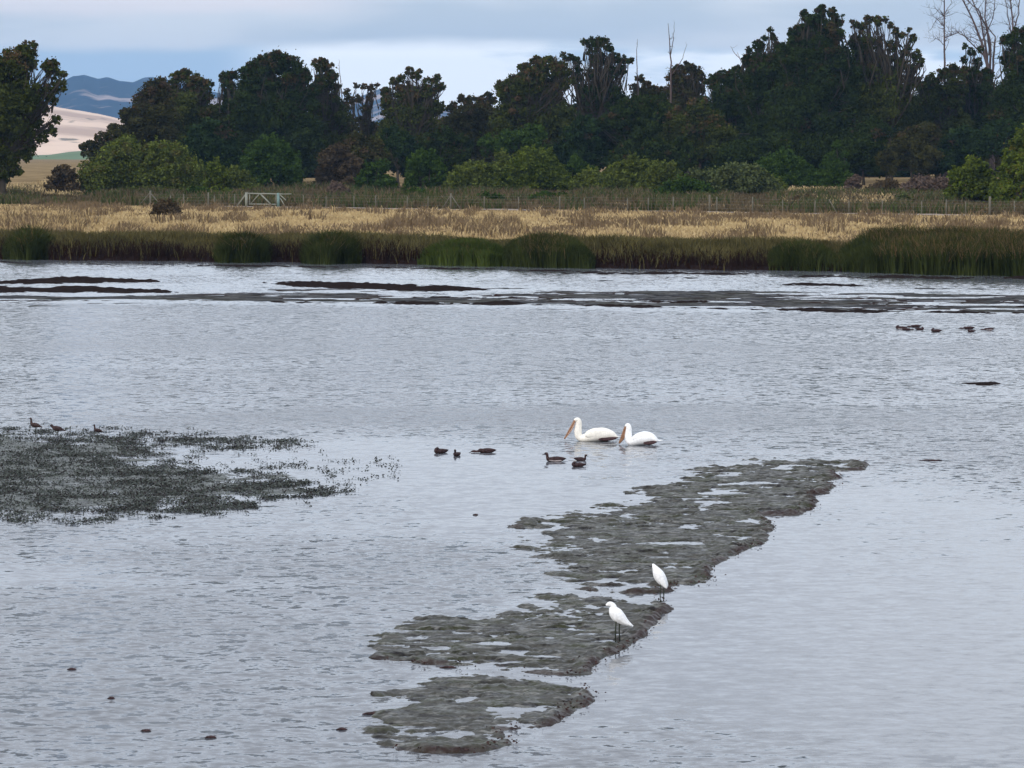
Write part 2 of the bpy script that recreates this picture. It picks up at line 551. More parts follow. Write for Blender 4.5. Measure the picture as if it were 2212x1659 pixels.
xs = np.concatenate([[-14000, -6000, -2500, -1000, -400, -200, -120], np.linspace(-90, 90, 361), [120, 200, 400, 1000, 2500, 6000, 14000]])
ys = np.concatenate([np.linspace(-120, 150, 10), np.linspace(160, 245, 171), np.linspace(247, 700, 200), [800, 1000, 1400, 2000, 3000, 5000, 9000, 15000]])
X, Y = np.meshgrid(xs, ys, indexing='xy')
Z = H(X, Y)
nx_, ny_ = len(xs), len(ys)
V = np.stack([X, Y, Z], -1).reshape(-1, 3)
ii = np.arange(ny_ - 1)[:, None] * nx_ + np.arange(nx_ - 1)[None, :]
Q = np.stack([ii, ii + 1, ii + nx_ + 1, ii + nx_], -1).reshape(-1, 4)
tt = (Y - bankY(X)).ravel()
zone = np.interp(tt, [3, 8, 168, 178, 250, 300], [0.0, 0.5, 0.5, 0.95, 0.95, 0.68])
tag(link('ground', mesh_np('ground', V, Q, M['ground'], {'zone': ('POINT', zone)}, True)), kind='structure')

# water sheet
g = np.array([[-400, -60], [400, -60], [400, 250], [-400, 250]], float)
V = np.concatenate([g, np.zeros((4, 1))], 1)
tag(link('water', mesh_np('water', V, np.array([[0, 1, 2, 3]]), M['water'])), kind='structure')


def strip_hill(name, prof, Yd, depth, mat, ns, seed, attrs=None, base=0.0, rid=0.35):
    """a ridge: crest profile given by bearing, real height and a sloping, gullied face"""
    us = np.linspace(prof[0][0], prof[-1][0], ns)
    vs = np.interp(us, [p[0] for p in prof], [p[1] for p in prof])
    crest = CAMH + (HOR - vs) / F * Yd
    xc = (us - CX) / F * Yd
    rows = 28
    V, wd = [], []
    for j in range(rows):
        s = j / (rows - 1)
        y = Yd - depth + s * depth * 1.6
        up = sstep(np.array(y), Yd - depth, Yd) if y <= Yd else 1 - 0.7 * sstep(np.array(y), Yd, Yd + depth * 0.6)
        n = fbm(xc / (depth * 0.22), y / (depth * 0.5) + 0 * xc, seed, 5) - 0.5
        gull = rid * n * (1 - up * 0.80) * up * 6
        h = base + (crest - base) * np.clip(up + gull * (0.6 if y <= Yd else 0.3), 0, 1.0)
        h = h + (fbm(xc / (depth * .03), xc * 0 + s * 9, seed + 4) - .5) * (crest.max() - base) * 0.035
        V.append(np.stack([xc * (y / Yd), np.full(ns, y), h], -1))
        wd.append(attrs(us, HOR - (h - CAMH) / y * F) if attrs else np.zeros(ns))
    V = np.array(V).reshape(-1, 3)
    ii = np.arange(rows - 1)[:, None] * ns + np.arange(ns - 1)[None, :]
    Q = np.stack([ii, ii + 1, ii + ns + 1, ii + ns], -1).reshape(-1, 4)
    o = link(name, mesh_np(name, V, Q, mat, {'wood': ('POINT', np.array(wd).ravel())}, True))
    return tag(o, kind='structure')


strip_hill('mountains', [(-900, 230), (-300, 215), (0, 200), (120, 188), (160, 166), (185, 163), (215, 172), (235, 168), (262, 178), (290, 180), (312, 170), (330, 167), (360, 171),
                         (420, 190), (560, 215), (700, 235), (790, 205), (825, 190), (870, 205), (960, 232), (1100, 245), (1700, 255), (2600, 240), (3200, 250)],
           11000, 3500, M['mountain'], 700, 11)
def woodf(us, v):
    a = np.exp(-((us - 158) / 14) ** 2 - ((v - 262) / 4) ** 2) + np.exp(-((us - 210) / 26) ** 2 - ((v - 257) / 3) ** 2)
    a = a + np.exp(-((us - 150) / 60) ** 2 - ((v - 301) / 2.2) ** 2) * 0.9 + np.exp(-((us - 60) / 30) ** 2 - ((v - 280) / 5) ** 2)
    return a
strip_hill('hills', [(-900, 270), (-200, 240), (0, 222), (90, 224), (130, 232), (170, 238), (215, 246), (270, 260), (330, 282), (420, 305), (600, 322), (900, 330)],
           5200, 1900, M['hill'], 500, 23, woodf, rid=0.2)
strip_hill('green_foothill', [(-600, 332), (60, 336), (110, 334), (150, 328), (200, 324), (300, 324), (500, 330)], 2400, 500, M['foothill'], 200, 31, rid=0.1)

# gravel track that runs along the fence on top of the levee
FA, FB = G(384, 437.5, 1.4), G(2212, 456.5, 1.4)
def fenceY(x): return FA[1] + (x - FA[0]) * (FB[1] - FA[1]) / (FB[0] - FA[0])
tx = np.linspace(FA[0], 75, 260)
fy = fenceY(tx)
V, Q = [], []
rows = np.linspace(-5.0, -1.2, 5)
for r in rows:
    yy = fy + r + (vn(tx * .4, tx * 0 + r, 4) - .5) * .8
    V.append(np.stack([tx, yy, H(tx, yy) + 0.03 + 0.05], -1))
V = np.array(V).reshape(-1, 3)
ii = np.arange(len(rows) - 1)[:, None] * len(tx) + np.arange(len(tx) - 1)[None, :]
tag(link('gravel_path', mesh_np('gravel_path', V, np.stack([ii, ii + 1, ii + len(tx) + 1, ii + len(tx)], -1).reshape(-1, 4), M['track'])), kind='structure')


# ------------------------------------------------------------------ mud spits and weed beds
def poly_dist(U, W, poly, ys=3.2):
    """signed distance (inside positive) in picture units with y stretched"""
    p = np.array(poly, float); p[:, 1] *= ys
    W = W * ys
    d = np.full(U.shape, 1e9); inside = np.zeros(U.shape, bool)
    for i in range(len(p)):
        a, b = p[i], p[(i + 1) % len(p)]
        e = b - a
        tt = np.clip(((U - a[0]) * e[0] + (W - a[1]) * e[1]) / (e @ e + 1e-9), 0, 1)
        d = np.minimum(d, np.hypot(U - a[0] - tt * e[0], W - a[1] - tt * e[1]))
        c = (a[1] > W) != (b[1] > W)
        xi = a[0] + (W - a[1]) * e[0] / (e[1] + 1e-12)
        inside ^= c & (U < xi)
    return np.where(inside, d, -d)


def mud_island(name, polys, mat, label, res, hfun, lo=-0.05, kind='structure'):
    allp = np.array([q for p in polys for q in p], float)
    w_ = np.array([G(u, v)[:2] for u, v in allp])
    x0, x1, y0, y1 = w_[:, 0].min() - .3, w_[:, 0].max() + .3, w_[:, 1].min() - .6, w_[:, 1].max() + .8
    gx = np.arange(x0, x1, res[0]); gy = np.arange(y0, y1, res[1])
    X, Y = np.meshgrid(gx, gy)
    U, W = toV(X, Y)
    d = np.full(X.shape, -1e9)
    for p in polys: d = np.maximum(d, poly_dist(U, W, p))
    Z, edge = hfun(X, Y, U, W, d)
    keep = Z > lo
    nx, ny = len(gx), len(gy)
    ii = np.arange(ny - 1)[:, None] * nx + np.arange(nx - 1)[None, :]
    q = np.stack([ii, ii + 1, ii + nx + 1, ii + nx], -1).reshape(-1, 4)
    kf = keep.ravel()[q].any(1)
    q = q[kf]
    V = np.stack([X, Y, np.maximum(Z, lo - .05)], -1).reshape(-1, 3)
    used = np.unique(q)
    rem = np.zeros(len(V), int); rem[used] = np.arange(len(used))
    me = mesh_np(name, V[used], rem[q], mat, {'edge': ('POINT', edge.ravel()[used])}, True)
    o = link(name, me)
    return tag(o, kind=kind)


SPIT = [
    [(1881, 1001), (1870, 1016), (1802, 1020), (1819, 1033), (1799, 1039), (1806, 1052), (1787, 1065), (1757, 1070), (1769, 1082), (1757, 1102), (1720, 1114),
     (1652, 1115), (1679, 1136), (1667, 1155), (1656, 1174), (1607, 1189), (1592, 1202), (1562, 1211), (1536, 1230), (1536, 1252), (1521, 1264), (1439, 1269),
     (1330, 1270), (1233, 1266), (1198, 1254), (1167, 1245), (1171, 1226), (1195, 1212), (1146, 1202), (1150, 1195), (1115, 1184), (1143, 1172), (1160, 1146),
     (1091, 1137), (1198, 1115), (1310, 1095), (1390, 1085), (1372, 1063), (1439, 1046), (1506, 1029), (1485, 1019), (1544, 1010), (1592, 1005), (1664, 993), (1757, 990), (1840, 993)],
    [(1241, 1271), (1459, 1271), (1445, 1280), (1362, 1286), (1307, 1279)],
    [(1164, 1284), (1293, 1289), (1397, 1293), (1432, 1300), (1452, 1317), (1428, 1329), (1404, 1360), (1400, 1372), (1383, 1378), (1362, 1398), (1303, 1423), (1279, 1440), (1282, 1459), (1223, 1461),
     (1085, 1449), (1043, 1440), (911, 1436), (807, 1423), (775, 1402), (793, 1381), (852, 1364), (893, 1350), (952, 1336), (1050, 1320), (1154, 1302)],
    [(814, 1489), (887, 1471), (939, 1461), (1032, 1461), (1171, 1469), (1258, 1489), (1279, 1496), (1284, 1518), (1223, 1548), (1192, 1569), (1085, 1579), (1112, 1610), (1032, 1628),
     (946, 1628), (859, 1621), (786, 1588), (831, 1569), (817, 1555), (789, 1543), (848, 1523)],
]
PUD = [(1095, 1533, 36, 4.5), (1633, 1044, 50, 3.2), (1690, 1012, 20, 2.4), (1440, 1174, 62, 2.8), (1420, 1204, 30, 2.2), (1063, 1391, 35, 4), (900, 1378, 22, 3),
       (1116, 1431, 28, 3.2), (1171, 1419, 35, 3.2), (876, 1518, 27, 3.2), (1293, 1313, 26, 3), (887, 1572, 48, 3), (980, 1584, 36, 6), (1112, 1568, 36, 4), (1560, 1066, 45, 2.5),
       (1470, 1141, 30, 2), (1330, 1268, 80, 1.6), (1210, 1139, 16, 2), (985, 1385, 18, 2), (1230, 1360, 30, 2), (1360, 1352, 22, 2), (1540, 1086, 35, 2.2), (1060, 1480, 30, 2), (1640, 1108, 14, 1.6)]


def h_spit(X, Y, U, W, d):
    n = fbm(X * 1.1, Y * 0.9, 41, 5) - 0.5
    n2 = fbm(X * 2.4 + Y * .5, Y * 3.4, 47, 4) - 0.5
    n3 = fbm(X * 8, Y * 7, 53, 3) - 0.5
    # right side is the higher, undercut side
    right = np.zeros(X.shape)
    for p in SPIT:
        pa = np.array(p)
    # distance to a point shifted right: how near is the right-hand edge
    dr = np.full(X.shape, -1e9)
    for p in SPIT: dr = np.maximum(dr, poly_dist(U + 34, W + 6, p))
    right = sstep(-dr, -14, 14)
    pit = sstep(fbm(X * 2.0 + 9, Y * 1.5, 59, 4), .56, .66)
    dd = d + n2 * 120 * (1 - right * .75) + n * 60 * (1 - right * .7)
    n4 = fbm(X * 26, Y * 13, 57, 2) - 0.5
    z = -0.030 + 0.058 * sstep(dd, -30, 46) + n * 0.05 + n2 * 0.048 + n3 * 0.036 + n4 * 0.014 - .026 * pit * (1 - right)
    z = z - .045 * sstep(fbm(X * 1.6 + 5, Y * 3.6, 151, 4), .60, .68) * np.where(W > 1460, .6, 1) + .005 * sstep(W, 1462, 1480) * sstep(d, -8, 20)
    z = z + right * (0.038 + n2 * .03 + n3 * .05) * np.where(W > 1440, .6, 1) * sstep(d, -2, 8)
    for (u, v, a, b) in PUD:
        q = ((U - u) / a) ** 2 + ((W - v) / b) ** 2
        z = z - 0.10 * np.exp(-q * 0.9)
    z = np.where(d < -60, -0.2, z)
    z = np.where((d < -6) & (right > .4), -0.2, z)
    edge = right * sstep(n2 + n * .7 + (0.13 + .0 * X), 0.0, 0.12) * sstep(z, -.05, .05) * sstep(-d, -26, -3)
    return z, edge


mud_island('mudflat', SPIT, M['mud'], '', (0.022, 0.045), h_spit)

MAT = [[(-330, 924), (60, 926), (160, 932), (300, 939), (400, 944), (520, 951), (610, 962), (560, 970), (400, 963), (330, 985), (420, 1000), (500, 1012), (620, 1024), (700, 1050), (720, 1064),
        (660, 1078), (560, 1084), (530, 1104), (430, 1112), (330, 1118), (200, 1124), (-330, 1126)]]


def h_mat(X, Y, U, W, d):
    n = fbm(X * 1.2, Y * 1.0, 61, 5) - 0.5
    n2 = fbm(X * 5, Y * 4, 67, 4) - 0.5
    n3 = fbm(X * 16, Y * 10, 69, 3) - 0.5
    z = -0.030 + 0.042 * sstep(d + n * 160, -25, 120) + n * 0.035 + n2 * 0.032 + n3 * .022
    return z, np.zeros(X.shape)


mud_island('silt_bed', MAT, M['mud_left'], '', (0.03, 0.06), h_mat, -0.03)

# low dark bars further out
def bar_fun(hmax, seed):
    def f(X, Y, U, W, d):
        n = fbm(X * 0.45, Y * 0.3, seed, 4) - 0.5
        n2 = fbm(X * 2.5, Y * 1.5, seed + 3, 4) - 0.5
        return -0.03 + (hmax + 0.03) * sstep(d + n * 18 + n2 * 16, -2, 14) * (0.75 + n) + n2 * 0.05 * min(1, hmax * 12), np.zeros(X.shape)
    return f


BARS = [([(-500, 612), (0, 611), (40, 604), (120, 602), (220, 602), (330, 606), (362, 610), (300, 611), (180, 611), (60, 613)], 0.16),
        ([(-500, 622), (120, 622), (260, 624), (340, 627), (414, 632), (330, 634), (200, 633), (60, 633), (-500, 635)], 0.15),
        ([(560, 612), (640, 609), (740, 611), (820, 612), (960, 617), (1074, 626), (980, 629), (860, 628), (700, 625), (650, 619)], 0.13),
        ([(-500, 648), (0, 647), (60, 648), (300, 649), (340, 651), (0, 652), (-500, 652)], 0.04),
        ([(1150, 590), (1300, 588), (1500, 589), (1640, 592), (1560, 594), (1300, 593)], 0.10),
        ([(1200, 600), (1450, 598), (1620, 601), (1420, 603)], 0.05),
        ([(1650, 596), (1800, 595), (2000, 597), (2800, 602), (2800, 606), (2050, 602), (1800, 600)], 0.10),
        ([(1640, 616), (1750, 612), (1830, 614), (1900, 618), (1800, 619), (1700, 618)], 0.10),
        ([(1250, 604), (1400, 606), (1300, 608)], 0.03),
        ([(380, 650), (700, 652), (1000, 655), (1300, 659), (1500, 664), (1900, 672), (2800, 679), (2800, 682), (1900, 676), (1500, 667), (1200, 660), (800, 656), (500, 653)], 0.13),
        ([(1300, 647), (1500, 650), (1700, 651), (1500, 655), (1350, 652)], 0.1),
        ([(800, 642), (1000, 640), (1150, 643), (1000, 646)], 0.05),
        ([(1800, 662), (2000, 660), (2800, 665), (2800, 669), (1950, 665)], 0.1),
        ([(0, 566), (200, 569), (420, 571), (800, 576), (1300, 586), (1300, 589), (800, 579), (420, 574), (100, 571)], 0.08),
        ([(2062, 828), (2100, 825), (2140, 826), (2170, 829), (2140, 833), (2095, 832)], 0.065),
        ]
for i, (pl, hm) in enumerate(BARS):
    mud_island('mudbank', [pl], M['mud_far'], '', (0.12, 0.30) if pl[0][0] != 2062 else (0.03, 0.1), bar_fun(hm, 70 + i * 5))


def h_thin(X, Y, U, W, d):
    n = fbm(X * 0.25, Y * 0.5, 101, 4) - 0.5
    n2 = fbm(X * 1.2, Y * 1.0, 107, 4) - 0.5
    return -0.02 + 0.028 * sstep(d, -2, 22) + n * 0.075 + n2 * 0.03, sstep(-n - n2 * .5, 0.02, 0.1) * .9


mud_island('mudflat', [[(-500, 636), (300, 636), (620, 618), (1060, 630), (1200, 624), (1500, 624), (1800, 628), (2800, 640), (2800, 682), (1900, 676), (1500, 666), (1000, 657), (500, 651), (-500, 651)]],
           M['mud_flat'], '', (0.15, 0.30), h_thin, -0.02)


# ------------------------------------------------------------------ trees and shrubs
def lobe_leaves(acc, c, r, rng, leaf, dens, rustp, flat=1.0, top=None):
    """a lobe of crown: many small clumps of leaves on and in an ellipsoid"""
    nc = max(7, int(9 + r * 7))
    d = rng.normal(size=(nc, 3)); d /= np.linalg.norm(d, axis=1, keepdims=True)
    rad = r * (0.40 + 0.62 * rng.random(nc) ** 0.6)
    cc = c + d * rad[:, None] * np.array([1, 1, flat])
    cr = r * (0.17 + 0.30 * rng.random(nc))
    per = int(dens * 60 * (r / 3.0) ** 2 / (leaf / 0.26) ** 2 * 28 / nc) + 6
    for i in range(nc):
        p = rng.normal(size=(per, 3)); p /= np.linalg.norm(p, axis=1, keepdims=True)
        p = cc[i] + p * (cr[i] * rng.random((per, 1)) ** 0.45) * np.array([1.15, 1.15, 0.8])
        tb = rng.random()
        h = 0.5 + 0.5 * d[i, 2]
        ru = 1.0 if rng.random() < rustp * (0.35 + h) else 0.0
        add_leaves(acc, p, leaf, np.clip(0.55 * tb + 0.45 * rng.random(per), 0, 1), ru * (0.4 + 0.6 * rng.random(per)), rng)
    k = int(nc * per * 0.38)     # loose leaves that feather the edge
    p = c + rng.normal(size=(k, 3)) * r * np.array([.43, .43, .38 * flat])
    add_leaves(acc, p, leaf * .8, rng.random(k), (rng.random(k) < rustp * .5) * .8, rng)
    # sparse big inner leaves keep the middle of a dense lobe from being see-through
    if dens >= 0.8:
        k = int(30 * r * r * 0.35) + 6
        p = rng.normal(size=(k, 3)); p /= np.linalg.norm(p, axis=1, keepdims=True)
        p = c + p * (0.62 * r * rng.random((k, 1)) ** 0.5) * np.array([1, 1, flat])
        add_leaves(acc, p, min(0.55, r * .25), 0.2 * np.ones(k), 0.0, rng)


def bent(a, b, rng, k=6, wob=0.06):
    a, b = np.array(a, float), np.array(b, float)
    L = np.linalg.norm(b - a)
    off = rng.normal(size=3) * L * wob; off[2] *= .3
    return [a + (b - a) * s + off * math.sin(math.pi * s) for s in np.linspace(0, 1, k)]


def tree(lobes, Yd, mat, label, rust=0.25, dens=1.0, leaf=0.185, group='trees of the dark grove', name='tree', trunk_u=None, cat='tree', seedoff=0, ztrunk=0.5, spread=0.8, bark='bark'):
    seed = int(abs(lobes[0][0]) * 7 + lobes[0][1] * 3 + Yd + seedoff)
    rng = np.random.default_rng(seed)
    ppm = F / Yd
    us = [l[0] for l in lobes]
    tu = trunk_u if trunk_u is not None else sum(us) / len(us)
    bx = (tu - CX) / ppm
    bz = float(H(bx, Yd))
    root = empty(name, (bx, Yd, bz), label, cat, group)
    base = np.array([bx, Yd, bz])
    acc = []
    lmin = min(P(l[0], l[1], Yd)[2] for l in lobes)
    ltop = max(P(l[0], l[1], Yd)[2] for l in lobes)
    g = Geo()
    hh = ltop - bz
    fork = np.array([bx + rng.normal() * .2, Yd, bz + hh * ztrunk * 0.6])
    tr = 0.018 * hh + 0.08
    tp = bent(base - (0, 0, .3), fork, rng, 6, 0.03)
    g.tube([p - base for p in tp], [tr * (1.25 - .5 * i / 5) for i in range(6)], 7)
    allobes = list(lobes)
    for l in lobes:
        if l[2] > 8.5:
            for _ in range((2 if Yd < 450 else 4) if len(l) > 3 and l[3] <= .7 else 5 if l[2] < 26 else 9):
                a = rng.uniform(0, 2 * math.pi)
                f_ = rng.uniform(.6, 1.0)
                allobes.append((l[0] + math.cos(a) * l[2] * f_, l[1] - math.sin(a) * l[2] * f_ * .9, l[2] * rng.uniform(.22, .42), 0.7))
    for li, l in enumerate(allobes):
        r = l[2] / ppm
        c = P(l[0], l[1], Yd)
        c[1] += rng.uniform(-1, 1) * r * spread
        lobe_leaves(acc, c - base, r, rng, leaf, (l[3] if len(l) > 3 else dens), rust * float(0.06 + .94 * sstep(np.array((c[2] - bz) / hh), .62, .92)))
        bp = bent(fork, c + (0, 0, r * .2), rng, 6, 0.08)
        g.tube([p - base for p in bp], [tr * (.30 if li < len(lobes) else .09) * (1 - .8 * i / 5) for i in range(6)], 5)
        for _ in range(3):
            e = c + rng.normal(size=3) * r * .55
            k = rng.integers(2, 5)
            g.tube([p - base for p in bent(bp[k], e, rng, 4, .1)], [tr * .25, tr * .18, tr * .1, tr * .04], 4)
    g.build('trunk', M[bark], root)
    leaves_mesh('crown', acc, M[mat], root)
    return root


def fill(lobes, u0, u1, v0, v1, r, n, seed=1):
    rng = random.Random(seed)
    return lobes + [(rng.uniform(u0, u1), rng.uniform(v0, v1), r * rng.uniform(.8, 1.15)) for _ in range(n)]


# the tall gum at the left edge of the view
tree([(12, 155, 44), (40, 135, 32), (62, 112, 20), (48, 112, 16), (-30, 170, 45), (5, 230, 60), (50, 210, 40), (40, 260, 40), (-50, 260, 60),
      (107, 143, 17, .8), (118, 160, 16, .7), (128, 186, 16, .7), (138, 160, 8, .5), (98, 198, 15, .7), (112, 215, 15, .7), (90, 235, 15, .6), (122, 258, 10, .6), (108, 282, 13, .7), (92, 298, 12, .6), (70, 280, 16, .7),
      (20, 300, 50), (60, 315, 16, .6), (58, 340, 10, .5), (-20, 340, 40), (20, 345, 24, .8), (0, 372, 26, .9), (-30, 375, 30), (36, 368, 12, .7), (-60, 330, 50)], 400, 'euc_olive',
     'tall loose green gum with drooping red tinged clumps standing apart at the left edge', 0.24, 1.0, 0.17, 'trees of the dark grove', trunk_u=8)

